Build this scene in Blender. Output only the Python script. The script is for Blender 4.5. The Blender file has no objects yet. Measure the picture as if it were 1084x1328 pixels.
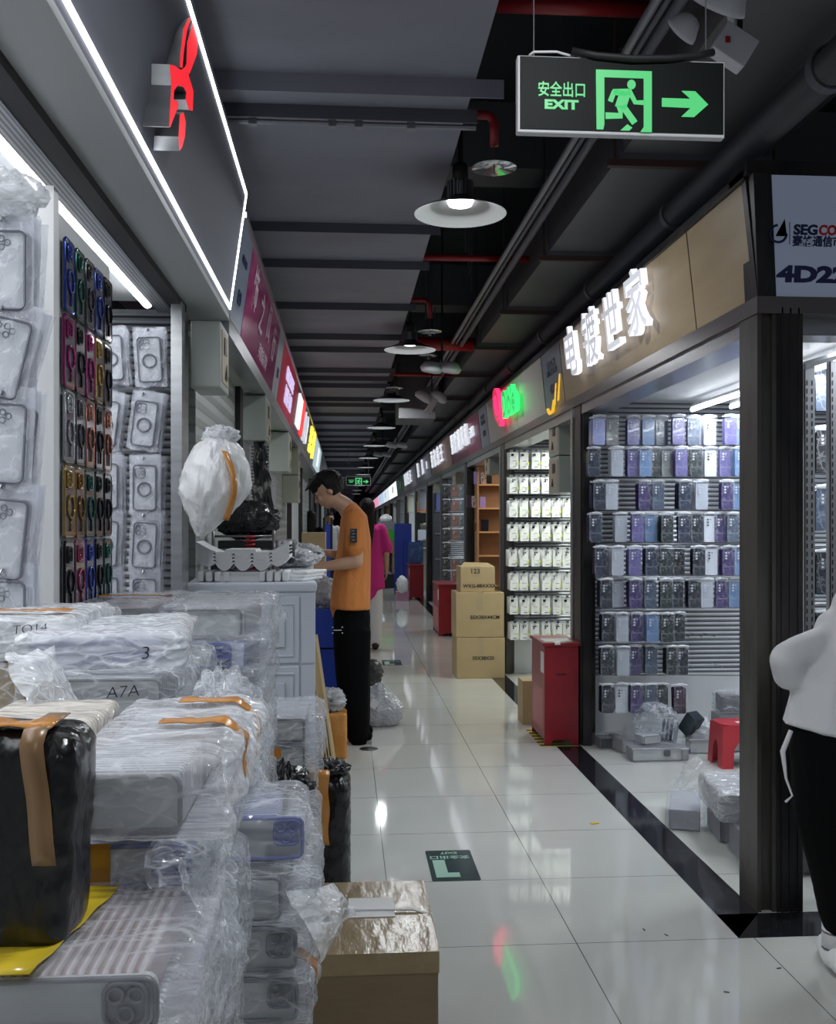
import bpy, math, random
from mathutils import Vector, Matrix, noise, Quaternion
SC = bpy.context.scene
COL = SC.collection
random.seed(7)
PI = math.pi
# ---------------------------------------------------------------- camera, world, exposure
F, CX, HY, H = 1290.0, 542.0, 680.0, 1.38
TH = math.atan(94 / F)
ct, st = math.cos(TH), math.sin(TH)
cam = bpy.data.cameras.new('camera')
cam.sensor_fit = 'HORIZONTAL'; cam.sensor_width = 36.0
cam.lens = 36.0 * F / 1084.0
cam.shift_y = (HY - 664.0) / 1084.0
cam.clip_start = 0.05; cam.clip_end = 300
camo = bpy.data.objects.new('camera', cam); COL.objects.link(camo)
camo.location = (0, 0, H); camo.rotation_euler = (PI / 2, 0, -TH)
SC.camera = camo
SC.view_settings.view_transform = 'Standard'; SC.view_settings.look = 'None'
SC.view_settings.gamma = 1.0; SC.view_settings.use_curve_mapping = False
SC.view_settings.exposure = 0.0
world = bpy.data.worlds.new('hall_air'); SC.world = world; world.use_nodes = True
world.node_tree.nodes['Background'].inputs[0].default_value = (.62, .68, .80, 1)
world.node_tree.nodes['Background'].inputs[1].default_value = .16
cy = SC.cycles
cy.max_bounces = 7; cy.transparent_max_bounces = 24; cy.diffuse_bounces = 3; cy.glossy_bounces = 3
cy.use_denoising = True; cy.sample_clamp_indirect = 4.0; cy.caustics_reflective = False; cy.caustics_refractive = False
LAMP_W = 13.5
LAMPS = [-2.3, 1.1, 4.45, 7.95, 11.2, 14.4, 17.7, 21.0, 24.5, 28.0, 32.0, 36.0, 41.0, 46.0]

def area(name, loc, sx, sy, power, rot=(0, 0, 0), color=(1, 1, 1), spread=PI):
    l = bpy.data.lights.new(name, 'AREA'); l.shape = 'RECTANGLE'; l.size = sx; l.size_y = sy
    l.energy = power; l.color = color; l.spread = spread
    o = bpy.data.objects.new(name, l); COL.objects.link(o); o.location = loc; o.rotation_euler = rot
    return o
def pt(px, py, D):
    u = (px - CX) / F * D
    return Vector((u * ct + D * st, D * ct - u * st, H + (HY - py) / F * D))
def on_x(px, X):                       # depth D of pixel column px on plane x = X
    return X * F / ((px - 448.0) * ct)
def fl(px, py, z=0.0):
    return pt(px, py, F * (H - z) / (py - HY))

# ---------------------------------------------------------------- mesh helpers
class MB:
    def __init__(s): s.v = []; s.f = []; s.m = []
    def add(s, vs, fs, mi=0):
        b = len(s.v); s.v += [tuple(v) for v in vs]
        for f in fs: s.f.append(tuple(b + i for i in f)); s.m.append(mi)
        return s
    def box(s, x0, x1, y0, y1, z0, z1, mi=0, M=None):
        vs = [Vector((x, y, z)) for z in (z0, z1) for y in (y0, y1) for x in (x0, x1)]
        if M: vs = [M @ v for v in vs]
        return s.add(vs, [(0, 2, 3, 1), (4, 5, 7, 6), (0, 1, 5, 4), (2, 6, 7, 3), (0, 4, 6, 2), (1, 3, 7, 5)], mi)
    def cbox(s, c, d, mi=0, R=None):
        M = Matrix.Translation(c) @ (R.to_4x4() if R else Matrix())
        return s.box(-d[0]/2, d[0]/2, -d[1]/2, d[1]/2, -d[2]/2, d[2]/2, mi, M)
    def tube(s, pts, r, n=10, mi=0, cap=True, ref=None, rb=None):
        pts = [Vector(p) for p in pts]; k = len(pts)
        rr = r if isinstance(r, (list, tuple)) else [r] * k
        rbb = rb if rb else rr
        a0 = Vector(ref) if ref else None
        rings = []
        for i, p in enumerate(pts):
            t = (pts[min(i+1, k-1)] - pts[max(i-1, 0)]).normalized()
            if a0 is None:
                a0 = Vector((0, 0, 1)) if abs(t.z) < .9 else Vector((1, 0, 0))
            a = (a0 - t * a0.dot(t))
            if a.length < 1e-4: a = t.orthogonal()
            a.normalize(); b = t.cross(a)
            if not ref: a0 = a
            rings.append([p + a * rr[i] * math.cos(2*PI*j/n) + b * rbb[i] * math.sin(2*PI*j/n) for j in range(n)])
        vs = [v for rg in rings for v in rg]
        fs = [(i*n+j, i*n+(j+1) % n, (i+1)*n+(j+1) % n, (i+1)*n+j) for i in range(k-1) for j in range(n)]
        if cap: fs += [tuple(range(n))[::-1], tuple((k-1)*n+j for j in range(n))]
        return s.add(vs, fs, mi)
    def rod(s, a, b, r, n=10, mi=0): return s.tube([a, b], r, n, mi)
    def lathe(s, prof, c=(0, 0, 0), n=32, mi=0, M=None):
        vs = []; 
        for (r, z) in prof:
            for j in range(n):
                v = Vector((r*math.cos(2*PI*j/n), r*math.sin(2*PI*j/n), z))
                vs.append((M @ v if M else v) + Vector(c))
        k = len(prof)
        return s.add(vs, [(i*n+j, i*n+(j+1) % n, (i+1)*n+(j+1) % n, (i+1)*n+j) for i in range(k-1) for j in range(n)], mi)
    def ball(s, c, r, n=12, mi=0, R=None):
        r = r if isinstance(r, (tuple, list)) else (r, r, r)
        vs = []; m = n // 2 + 1
        for i in range(m + 1):
            ph = PI * i / m
            for j in range(n):
                v = Vector((r[0]*math.sin(ph)*math.cos(2*PI*j/n), r[1]*math.sin(ph)*math.sin(2*PI*j/n), r[2]*math.cos(ph)))
                vs.append((R @ v if R else v) + Vector(c))
        return s.add(vs, [(i*n+j, (i+1)*n+j, (i+1)*n+(j+1) % n, i*n+(j+1) % n) for i in range(m) for j in range(n)], mi)
    def prism(s, poly, d0, d1, fn, mi=0, cap_mi=None):      # poly 2D, extruded from depth d0 to d1; fn(u,v,d)->3D
        n = len(poly)
        vs = [fn(u, v, d0) for u, v in poly] + [fn(u, v, d1) for u, v in poly]
        s.add(vs, [(i, (i+1) % n, n+(i+1) % n, n+i) for i in range(n)], mi)
        s.add(vs[:n], [tuple(range(n))[::-1]], mi)
        s.add(vs[n:], [tuple(range(n))], mi if cap_mi is None else cap_mi)
        return s
    def mesh(s, name, mats, smooth=False):
        me = bpy.data.meshes.new(name); me.from_pydata(s.v, [], s.f)
        for m in (mats if isinstance(mats, (list, tuple)) else [mats]): me.materials.append(m)
        me.polygons.foreach_set('material_index', s.m)
        if smooth: me.polygons.foreach_set('use_smooth', [True]*len(s.f))
        me.update(); return me
    def build(s, name, mats, parent=None, smooth=False, loc=None):
        return link(s.mesh(name, mats, smooth), name, parent, loc)

def link(me, name, parent=None, loc=None, rot=None):
    o = bpy.data.objects.new(name, me); COL.objects.link(o)
    if parent: o.parent = parent
    if loc is not None: o.location = loc
    if rot is not None: o.rotation_euler = rot
    return o
def tag(o, label=None, cat=None, group=None, kind=None):
    if label: o['label'] = label
    if cat: o['category'] = cat
    if group: o['group'] = group
    if kind: o['kind'] = kind
    return o
def thing(name, label, cat, loc=(0, 0, 0), rz=0, group=None):
    o = bpy.data.objects.new(name, None); COL.objects.link(o); o.location = loc; o.rotation_euler = (0, 0, rz)
    o.empty_display_size = .05
    return tag(o, label, cat, group)
def copy_tree(o, parent=None):
    c = o.copy(); COL.objects.link(c); c.parent = parent
    for ch in list(o.children): copy_tree(ch, c)
    return c
def struct(name, mb, mat, smooth=False): return tag(mb.build(name, mat, None, smooth), kind='structure')
ORD = 'first second third fourth fifth sixth seventh eighth ninth tenth eleventh twelfth thirteenth fourteenth'.split()
NUM = 'zero one two three four five six seven eight nine ten'.split()

def bevel(o, w=.003, seg=2):
    m = o.modifiers.new('bevel', 'BEVEL'); m.width = w; m.segments = seg; m.limit_method = 'ANGLE'; return o
def rrect(w, h, r, n=4):               # rounded rectangle outline centred on 0
    out = []
    for cx, cy_, a0 in ((w/2-r, h/2-r, 0), (-w/2+r, h/2-r, 90), (-w/2+r, -h/2+r, 180), (w/2-r, -h/2+r, 270)):
        for i in range(n+1):
            a = math.radians(a0 + 90*i/n); out.append((cx + r*math.cos(a), cy_ + r*math.sin(a)))
    return out

# ---------------------------------------------------------------- materials
def mat(name, col, rough=.5, metal=0.0, spec=.5, emit=None, estr=0.0, coat=0.0, noise_=None, bump=None, alpha=None):
    m = bpy.data.materials.new(name); m.use_nodes = True; nt = m.node_tree; b = nt.nodes['Principled BSDF']
    b.inputs['Base Color'].default_value = (*col, 1); b.inputs['Roughness'].default_value = rough
    b.inputs['Metallic'].default_value = metal; b.inputs['Specular IOR Level'].default_value = spec
    b.inputs['Coat Weight'].default_value = coat
    if emit: b.inputs['Emission Color'].default_value = (*emit, 1); b.inputs['Emission Strength'].default_value = estr
    tc = None
    def coords(sc):
        nonlocal tc
        if tc is None: tc = nt.nodes.new('ShaderNodeTexCoord')
        mp = nt.nodes.new('ShaderNodeMapping'); mp.inputs['Scale'].default_value = sc if isinstance(sc, tuple) else (sc, sc, sc)
        nt.links.new(tc.outputs['Object'], mp.inputs[0]); return mp.outputs[0]
    if noise_:                           # (scale, colour2, low, high)
        n = nt.nodes.new('ShaderNodeTexNoise'); n.inputs['Scale'].default_value = 1; n.inputs['Detail'].default_value = 5
        nt.links.new(coords(noise_[0]), n.inputs['Vector'])
        r = nt.nodes.new('ShaderNodeValToRGB'); r.color_ramp.elements[0].position = noise_[2]; r.color_ramp.elements[1].position = noise_[3]
        r.color_ramp.elements[0].color = (*col, 1); r.color_ramp.elements[1].color = (*noise_[1], 1)
        nt.links.new(n.outputs[0], r.inputs[0]); nt.links.new(r.outputs[0], b.inputs['Base Color'])
    if bump:                             # (scale, strength, distance)
        n = nt.nodes.new('ShaderNodeTexNoise'); n.inputs['Scale'].default_value = 1; n.inputs['Detail'].default_value = 4
        nt.links.new(coords(bump[0]), n.inputs['Vector'])
        bp = nt.nodes.new('ShaderNodeBump'); bp.inputs['Strength'].default_value = bump[1]; bp.inputs['Distance'].default_value = bump[2]
        nt.links.new(n.outputs[0], bp.inputs['Height']); nt.links.new(bp.outputs[0], b.inputs['Normal'])
    return m
def glow(name, col, s): return mat(name, (.02, .02, .02), .4, emit=col, estr=s)
def film(name, tint=(.86, .89, .95), lo=.10, hi=.75, scale=(9, 9, 14), rough=.14, bumpd=.004):
    """thin crinkled clear plastic: see-through where smooth, milky along sharp creases"""
    m = bpy.data.materials.new(name); m.use_nodes = True; nt = m.node_tree; nt.nodes.clear()
    N = nt.nodes.new; L = nt.links.new
    def math_(op, x, y, clamp=False):
        n = N('ShaderNodeMath'); n.operation = op; n.use_clamp = clamp
        for i, v in enumerate((x, y)):
            if isinstance(v, (int, float)): n.inputs[i].default_value = v
            else: L(v, n.inputs[i])
        return n.outputs[0]
    def rng(x, a0, a1, b0, b1):
        n = N('ShaderNodeMapRange'); n.interpolation_type = 'SMOOTHSTEP'; L(x, n.inputs[0])
        for i, v in enumerate((a0, a1, b0, b1)): n.inputs[i+1].default_value = v
        return n.outputs[0]
    out = N('ShaderNodeOutputMaterial'); mx = N('ShaderNodeMixShader'); tr = N('ShaderNodeBsdfTransparent'); p = N('ShaderNodeBsdfPrincipled')
    p.inputs['Base Color'].default_value = (*tint, 1); p.inputs['Roughness'].default_value = rough; p.inputs['Specular IOR Level'].default_value = .9
    tr.inputs[0].default_value = (.97, .975, .98, 1)
    tc = N('ShaderNodeTexCoord'); mp = N('ShaderNodeMapping'); mp.inputs['Scale'].default_value = (scale[0]*.55, scale[1]*1.5, scale[2]*1.1); mp.inputs['Rotation'].default_value = (.5, .35, .7)
    L(tc.outputs['Object'], mp.inputs[0])
    n0 = N('ShaderNodeTexNoise'); n0.inputs['Scale'].default_value = .8; n0.inputs['Detail'].default_value = 3; L(mp.outputs[0], n0.inputs['Vector'])
    va = N('ShaderNodeVectorMath'); va.operation = 'MULTIPLY_ADD'; va.inputs[1].default_value = (.7, .7, .7); L(n0.outputs['Color'], va.inputs[0]); L(mp.outputs[0], va.inputs[2])
    vo = N('ShaderNodeTexVoronoi'); vo.feature = 'DISTANCE_TO_EDGE'; vo.inputs['Scale'].default_value = 1.7; L(va.outputs[0], vo.inputs['Vector'])
    n1 = N('ShaderNodeTexNoise'); n1.inputs['Scale'].default_value = 1.5; n1.inputs['Detail'].default_value = 2; n1.inputs['Distortion'].default_value = 1.5; L(mp.outputs[0], n1.inputs['Vector'])
    n2 = N('ShaderNodeTexNoise'); n2.inputs['Scale'].default_value = .9; L(mp.outputs[0], n2.inputs['Vector'])
    band = rng(math_('ABSOLUTE', math_('SUBTRACT', n1.outputs[0], .5), 0.0), 0.0, .05, .55, 0.0)
    edge = rng(vo.outputs['Distance'], 0.0, .07, .8, 0.0)
    cr = math_('MULTIPLY', math_('MAXIMUM', edge, band), rng(n2.outputs[0], .35, .65, .15, 1.0))
    lw = N('ShaderNodeLayerWeight'); lw.inputs[0].default_value = .3
    f = math_('ADD', math_('ADD', math_('MULTIPLY', cr, hi - lo), lo), math_('MULTIPLY', lw.outputs['Facing'], .30 if lo > .05 else .12), True)
    hgt = math_('ADD', math_('MULTIPLY', vo.outputs['Distance'], -1.0), math_('MULTIPLY', n1.outputs[0], .9))
    bp = N('ShaderNodeBump'); bp.inputs['Strength'].default_value = 1.0; bp.inputs['Distance'].default_value = bumpd * 2.2
    L(hgt, bp.inputs['Height']); L(bp.outputs[0], p.inputs['Normal'])
    L(f, mx.inputs[0]); L(tr.outputs[0], mx.inputs[1]); L(p.outputs[0], mx.inputs[2]); L(mx.outputs[0], out.inputs[0])
    return m
def striped(name, c1, c2, freq, axis=1, rough=.35, metal=0.0, lo=.4, hi=.6, bumpd=.0, coord='Object'):
    m = mat(name, c1, rough, metal); nt = m.node_tree; b = nt.nodes['Principled BSDF']; N = nt.nodes.new; L = nt.links.new
    tc = N('ShaderNodeTexCoord'); sp = N('ShaderNodeSeparateXYZ'); L(tc.outputs[coord], sp.inputs[0])
    mu = N('ShaderNodeMath'); mu.operation = 'MULTIPLY'; mu.inputs[1].default_value = freq; L(sp.outputs[axis], mu.inputs[0])
    fr = N('ShaderNodeMath'); fr.operation = 'FRACT'; L(mu.outputs[0], fr.inputs[0])
    pp = N('ShaderNodeMath'); pp.operation = 'PINGPONG'; pp.inputs[1].default_value = .5; L(fr.outputs[0], pp.inputs[0])
    m2 = N('ShaderNodeMath'); m2.operation = 'MULTIPLY'; m2.inputs[1].default_value = 2; L(pp.outputs[0], m2.inputs[0])
    r = N('ShaderNodeValToRGB'); r.color_ramp.elements[0].position = lo; r.color_ramp.elements[1].position = hi
    r.color_ramp.elements[0].color = (*c1, 1); r.color_ramp.elements[1].color = (*c2, 1)
    L(m2.outputs[0], r.inputs[0]); L(r.outputs[0], b.inputs['Base Color'])
    if bumpd:
        bp = N('ShaderNodeBump'); bp.inputs['Distance'].default_value = bumpd; L(m2.outputs[0], bp.inputs['Height']); L(bp.outputs[0], b.inputs['Normal'])
    return m
def floor_mat(name, c1, c2, x0, y0, sx, sy, grout):
    m = mat(name, c1, .07, spec=.55, noise_=((1.3, 1.3, 1), c2, .35, .7)); nt = m.node_tree; b = nt.nodes['Principled BSDF']; N = nt.nodes.new; L = nt.links.new
    old = b.inputs['Base Color'].links[0].from_socket
    tc = N('ShaderNodeTexCoord'); sp = N('ShaderNodeSeparateXYZ'); L(tc.outputs['Object'], sp.inputs[0])
    fac = None
    for ax, o0, s in ((0, x0, sx), (1, y0, sy)):
        a = N('ShaderNodeMath'); a.operation = 'SUBTRACT'; a.inputs[1].default_value = o0; L(sp.outputs[ax], a.inputs[0])
        a2 = N('ShaderNodeMath'); a2.operation = 'DIVIDE'; a2.inputs[1].default_value = s; L(a.outputs[0], a2.inputs[0])
        a3 = N('ShaderNodeMath'); a3.operation = 'PINGPONG'; a3.inputs[1].default_value = .5; L(a2.outputs[0], a3.inputs[0])
        a4 = N('ShaderNodeMath'); a4.operation = 'LESS_THAN'; a4.inputs[1].default_value = .0016 / s; L(a3.outputs[0], a4.inputs[0])
        if fac is None: fac = a4.outputs[0]
        else:
            mxx = N('ShaderNodeMath'); mxx.operation = 'MAXIMUM'; L(fac, mxx.inputs[0]); L(a4.outputs[0], mxx.inputs[1]); fac = mxx.outputs[0]
    mx = N('ShaderNodeMix'); mx.data_type = 'RGBA'; L(fac, mx.inputs[0]); L(old, mx.inputs[6]); mx.inputs[7].default_value = (*grout, 1)
    L(mx.outputs[2], b.inputs['Base Color'])
    n2 = N('ShaderNodeTexNoise'); n2.inputs['Scale'].default_value = 2.2; n2.inputs['Detail'].default_value = 6; L(tc.outputs['Object'], n2.inputs['Vector'])
    mr = N('ShaderNodeMapRange'); mr.inputs[1].default_value = .35; mr.inputs[2].default_value = .75; mr.inputs[3].default_value = .03; mr.inputs[4].default_value = .085
    L(n2.outputs[0], mr.inputs[0]); L(mr.outputs[0], b.inputs['Roughness'])
    return m

TILE = floor_mat('polished_tile', (.52, .53, .50), (.58, .585, .55), .158, 3.23, .601, .5975, (.09, .09, .09))
STRIPM = mat('black_granite', (.012, .012, .015), .08, spec=.6, noise_=((30, 30, 30), (.03, .03, .035), .5, .8))
CEIL = mat('dark_slab', (.022, .023, .026), .9)
DUCTG = mat('grey_duct_board', (.215, .215, .265), .6, noise_=((1.2, 2.5, 2), (.28, .285, .34), .35, .75), bump=((2, 5, 5), .35, .02))
DUCTR = mat('dark_duct_board', (.095, .095, .10), .6, noise_=((1.5, 1.5, 2), (.12, .12, .125), .35, .75))
RIB = mat('rib_steel', (.095, .097, .12), .5, .0)
RIBL = mat('conduit_grey', (.26, .27, .30), .4, .5)
STEEL = mat('brushed_steel', (.36, .37, .38), .3, .85, noise_=((3, 3, 40), (.46, .47, .48), .3, .7))
DSTEEL = mat('worn_dark_steel', (.020, .020, .022), .40, .45, noise_=((9, 9, 2.5), (.060, .052, .050), .40, .75), bump=((60, 60, 8), .2, .002))
GSTEEL = mat('grey_channel_steel', (.085, .083, .075), .42, .45, noise_=((12, 12, 3), (.04, .035, .028), .5, .75), bump=((50, 50, 9), .2, .002))
CHROME = mat('polished_trim', (.55, .56, .57), .14, 1.0)
WHITE = mat('white_laminate', (.78, .79, .80), .4)
SHOPW = mat('shop_white', (.72, .74, .76), .5)
CREAM = mat('beige_enamel', (.42, .45, .37), .35)
BOXG = mat('meter_box_grey_green', (.36, .40, .36), .35)
BLACK = mat('matt_black', (.01, .01, .011), .6)
RUBBER = mat('rubber', (.02, .024, .03), .6)
WHITEP = mat('white_plastic', (.82, .83, .84), .35)
REDM = mat('red_enamel', (.27, .009, .018), .32, noise_=((6, 6, 6), (.20, .007, .014), .4, .7))
REDP = mat('red_pipe', (.32, .015, .02), .4)
BRONZE = mat('lip_bronze', (.20, .185, .185), .3, .75)
SLAT = striped('slatwall', (.04, .042, .046), (.42, .44, .48), 1/.030, 2, .3, .35, .12, .5, .01, 'Object')
SHUT = striped('roller_shutter', (.25, .27, .255), (.33, .355, .34), 1/.075, 2, .45, .1, .05, .25, .005)
TRACKM = striped('track_mesh', (.17, .17, .18), (.42, .42, .43), 1/.012, 0, .35, .6, .4, .6)
TUBE = glow('led_tube', (.93, .97, 1.0), 9.0)
TUBEB = glow('led_strip', (.90, .95, 1.0), 7.0)
FILM = film('clear_wrap', lo=.11, hi=.56, scale=(11, 11, 16))
FILMW = film('milky_wrap', (.90, .92, .96), .46, .88, (13, 13, 18))
FILMB = film('pack_film', (.85, .88, .93), .03, .24, (16, 16, 8), .10, .0012)
BLACKBAG = mat('black_bin_liner', (.006, .006, .007), .25, spec=.6, bump=((14, 14, 6), .9, .02))
TAPE = mat('amber_tape', (.50, .20, .035), .2, spec=.6, noise_=((14, 14, 14), (.60, .28, .07), .35, .7), bump=((25, 25, 25), .4, .004))
TAPEY = mat('yellow_tape', (.58, .42, .02), .25, noise_=((20, 20, 20), (.66, .50, .05), .4, .7))
TAPED = mat('dull_tan_tape', (.26, .15, .07), .3)
CARD = mat('kraft_card', (.40, .30, .155), .65, noise_=((3, 3, 3), (.46, .35, .19), .35, .7))
CARDW = mat('wrapped_kraft', (.15, .10, .05), .22, spec=.6, noise_=((4, 4, 4), (.19, .13, .065), .35, .7), bump=((12, 12, 30), .5, .006))
INK = mat('black_ink', (.015, .015, .018), .6)
PAPER = mat('paper_label', (.75, .75, .74), .6)
SKIN = mat('skin', (.50, .29, .19), .5)
HAIR = mat('black_hair', (.006, .005, .005), .6, spec=.25, bump=((60, 60, 60), .9, .01))
ORANGE = mat('orange_cotton', (.60, .21, .05), .85, bump=((5, 5, 4), .8, .05))
BLACKCL = mat('black_cloth', (.004, .004, .0045), .95, spec=.1, bump=((7, 7, 3), .4, .02))
WHITECL = mat('white_cotton', (.66, .66, .68), .85, bump=((7, 7, 5), .5, .025))
MAGENTA = mat('magenta_cotton', (.55, .02, .22), .85, bump=((8, 8, 5), .4, .02))
BLUEP = mat('blue_plastic', (.02, .06, .42), .4)
PINE = mat('honey_wood', (.36, .20, .10), .45, noise_=((2, 2, 14), (.42, .25, .13), .35, .7))
WOODSIGN = mat('blond_wood_panel', (.33, .245, .14), .45, noise_=((1.5, 2.5, 14), (.38, .29, .175), .3, .7))

# ---------------------------------------------------------------- text and flat marks
def text_mesh(s, size, extrude=.0, bold=.0, mats=None, center=True, sx=1.0, shear=0.0):
    c = bpy.data.curves.new('letters', 'FONT'); c.body = s; c.size = size; c.extrude = extrude; c.offset = bold; c.resolution_u = 3; c.shear = shear
    o = bpy.data.objects.new('letters', c); COL.objects.link(o); bpy.context.view_layer.update()
    me = bpy.data.meshes.new_from_object(o.evaluated_get(bpy.context.evaluated_depsgraph_get())); bpy.data.objects.remove(o)
    xs = [v.co.x for v in me.vertices]; ys = [v.co.y for v in me.vertices]
    ox, oy = ((min(xs)+max(xs))/2, (min(ys)+max(ys))/2) if center else (0, 0)
    for v in me.vertices: v.co.x = (v.co.x - ox) * sx; v.co.y -= oy
    me.materials.clear()
    mats = mats or INK
    for m in (mats if isinstance(mats, (list, tuple)) else [mats]): me.materials.append(m)
    if isinstance(mats, (list, tuple)):
        for p in me.polygons: p.material_index = 0 if p.normal.z > .5 else 1
    else:
        for p in me.polygons: p.material_index = 0
    return me
AX = {'right': (Vector((0, -1, 0)), Vector((0, 0, 1)), Vector((-1, 0, 0))),   # on the right shops, faces -x
      'left': (Vector((0, 1, 0)), Vector((0, 0, 1)), Vector((1, 0, 0))),
      'cam': (Vector((1, 0, 0)), Vector((0, 0, 1)), Vector((0, -1, 0))),
      'floor': (Vector((1, 0, 0)), Vector((0, 1, 0)), Vector((0, 0, 1)))}
def basis(kind, loc, tilt=0.0):
    a, b, c = AX[kind] if isinstance(kind, str) else kind
    M = Matrix((a, b, c)).transposed().to_4x4()
    if tilt: M = M @ Matrix.Rotation(tilt, 4, 'X')
    M.translation = loc; return M
def text(name, s, size, kind, loc, parent, mats, extrude=.001, bold=.0, sx=1.0, tilt=0.0, shear=0.0):
    if kind == "left": size *= .72; tilt = .14
    me = text_mesh(s, size, extrude, bold, mats, True, sx, shear); me.transform(basis(kind, Vector(loc), tilt))
    return link(me, name, parent)
# ================================================================ THE SETTING
struct('floor', MB().box(-6, 8, -4, 75, -.1, 0), TILE)
m = MB()
m.box(1.307, 1.46, 3.23, 75, -.02, .0012)
m.add([(1.307, 3.23, .0012), (1.46, 3.43, .0012), (1.307, 3.43, .0012)], [(0, 1, 2)])
struct('trim_1', m, STRIPM)
struct('trim_2', MB().box(1.46, 8, 3.23, 3.43, -.02, .0012), STRIPM)
struct('ceiling', MB().box(-6, 8, -4, 75, 3.95, 4.1), CEIL)
struct('wall_far', MB().box(-6, 8, 74.9, 75.1, 0, 4), CEIL)
# right-hand shops: party walls, backs and ceilings
PY = [6.3, 9.15, 12.0, 15.1, 17.8, 20.8, 24.5, 28.5, 33, 38, 44, 51, 60]      # party wall planes
WALLM = [SLAT, SLAT, PINE, SLAT, WHITE, CREAM, SHOPW, SLAT, SHOPW, PINE, SHOPW, SHOPW, SHOPW]
for k, y in enumerate(PY):
    if WALLM[k] is SLAT:
        struct('wall_right', MB().box(1.5, 3.4, y, y + .1, .42 if k < 2 else .1, 2.17), SLAT)
        struct('wall_right', MB().box(1.5, 3.4, y - .005, y + .1, 0, .42 if k < 2 else .1), SHOPW)
    else:
        struct('wall_right', MB().box(1.5, 3.4, y, y + .1, 0, 2.17), WALLM[k])
struct('wall_right', MB().box(3.4, 3.5, 3.5, 74, 0, 2.3), SHOPW)
struct('ceiling', MB().box(1.52, 3.5, 3.6, 74, 2.17, 2.22), SHOPW)
# left-hand shops
LY = [3.95, 6.5, 8.9, 11.4, 14.2, 17.5, 21, 25, 30, 36, 44, 54]
for k, y in enumerate(LY):
    if k == 0:
        struct('wall_left', MB().box(-2.6, -.68, y, y + .1, 0, 2.2), SLAT)
    else:
        struct('wall_left', MB().box(-2.6, -.62, y, y + .1, 0, 2.2), SLAT if k in (2,) else SHOPW)
struct('wall_left', MB().box(-2.7, -2.6, -2, 74, 0, 2.3), SHOPW)
struct('ceiling', MB().box(-2.7, -.70, -2, 3.9, 2.24, 2.3), SHOPW)
struct('ceiling', MB().box(-2.7, -.70, 4.1, 74, 2.2, 2.25), SHOPW)
struct('wall_left', MB().box(-2.7, -.60, -2.2, -2.0, 0, 2.3), SHOPW)

# --- fascias
def fascia_r(y0, y1, m_, z0=2.19, z1=2.60, lean=.045, x=1.462, name='sign_board', t=.10):
    mb = MB(); vs = []
    for yy in (y0, y1):
        vs += [(x, yy, z0), (x - lean, yy, z1), (x - lean + t, yy, z1), (x + t, yy, z0)]
    mb.add(vs, [(0, 1, 2, 3), (4, 7, 6, 5), (0, 4, 5, 1), (1, 5, 6, 2), (2, 6, 7, 3), (3, 7, 4, 0)])
    return mb
TLR = math.atan2(.045, .41)
struct('trim_3', MB().box(1.455, 1.60, 3.43, 74, 2.13, 2.19), BRONZE)
struct('trim_4', MB().box(1.60, 6, 3.43, 3.60, 2.13, 2.19), BRONZE)
struct('trim_5', MB().box(1.405, 1.56, 3.43, 74, 2.60, 2.635), DSTEEL)
struct('trim_6', MB().box(1.405, 6, 3.40, 3.56, 2.61, 2.66), DSTEEL)
struct('trim_7', MB().box(1.47, 1.62, 3.55, 74, 2.07, 2.13), STEEL)      # shutter box underside
struct('trim_8', MB().box(1.62, 6, 3.52, 3.66, 2.07, 2.13), STEEL)
# left: first shop's light box fascia, soffit, shutter housing
struct('trim_9', MB().box(-.70, -.475, -2, 4.12, 2.215, 2.235), mat('soffit_board', (.42, .43, .43), .45))
LB = mat('grey_sign_board', (.21, .212, .25), .7, spec=.2)
LEDTOP = 2.72
def xl(z): return -.475 + .065 * (z - 2.235) / .46
def LP(y, z): z = 2.235 + (z - 2.235) * .72; return (xl(z) + .004, y, z)
TLL = -math.atan2(.065, .46)
def lean_l(y0, y1, z0=2.235, z1=2.64, t=.08, dx=0.0):
    mb = MB(); vs = []
    for yy in (y0, y1): vs += [(xl(z0)+dx, yy, z0), (xl(z1)+dx, yy, z1), (xl(z1)+dx-t, yy, z1), (xl(z0)+dx-t, yy, z0)]
    return mb.add(vs, [(0, 3, 2, 1), (4, 5, 6, 7), (0, 1, 5, 4), (1, 2, 6, 5), (2, 3, 7, 6), (3, 0, 4, 7)])
struct('trim_10', lean_l(-2, 4.12, 2.235, 2.76), LB)
struct('trim_11', MB().box(-.655, -.605, -2, 3.85, 2.19, 2.214), BLACK)
struct('trim_12', MB().box(-.712, -.655, -2, 3.85, 2.186, 2.214), TRACKM)
struct('trim_13', MB().box(-.56, -.477, 4.13, 60, 2.16, 2.235), STEEL)
struct('trim_14', MB().box(-.50, -.405, 4.13, 60, 2.64, 2.665), STEEL)
struct('trim_15', MB().box(-.69, -.56, 4.13, 60, 2.17, 2.2), CREAM)

def tube_light(name, a, b, r, label, cat='light', mt=TUBE, housing=True, group=None):
    a = Vector(a); b = Vector(b); t = thing(name, label, cat, (a + b) / 2, 0, group); c = (a + b) / 2
    MB().rod(a - c, b - c, r, 10).build('tube', mt, t, True)
    if housing:
        d = (b - a).normalized(); h = MB()
        up = Vector((0, 0, r * 1.6))
        h.tube([a - c + up, b - c + up], r * .9, 6); h.build('batten', WHITEP, t)
    return t
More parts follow.
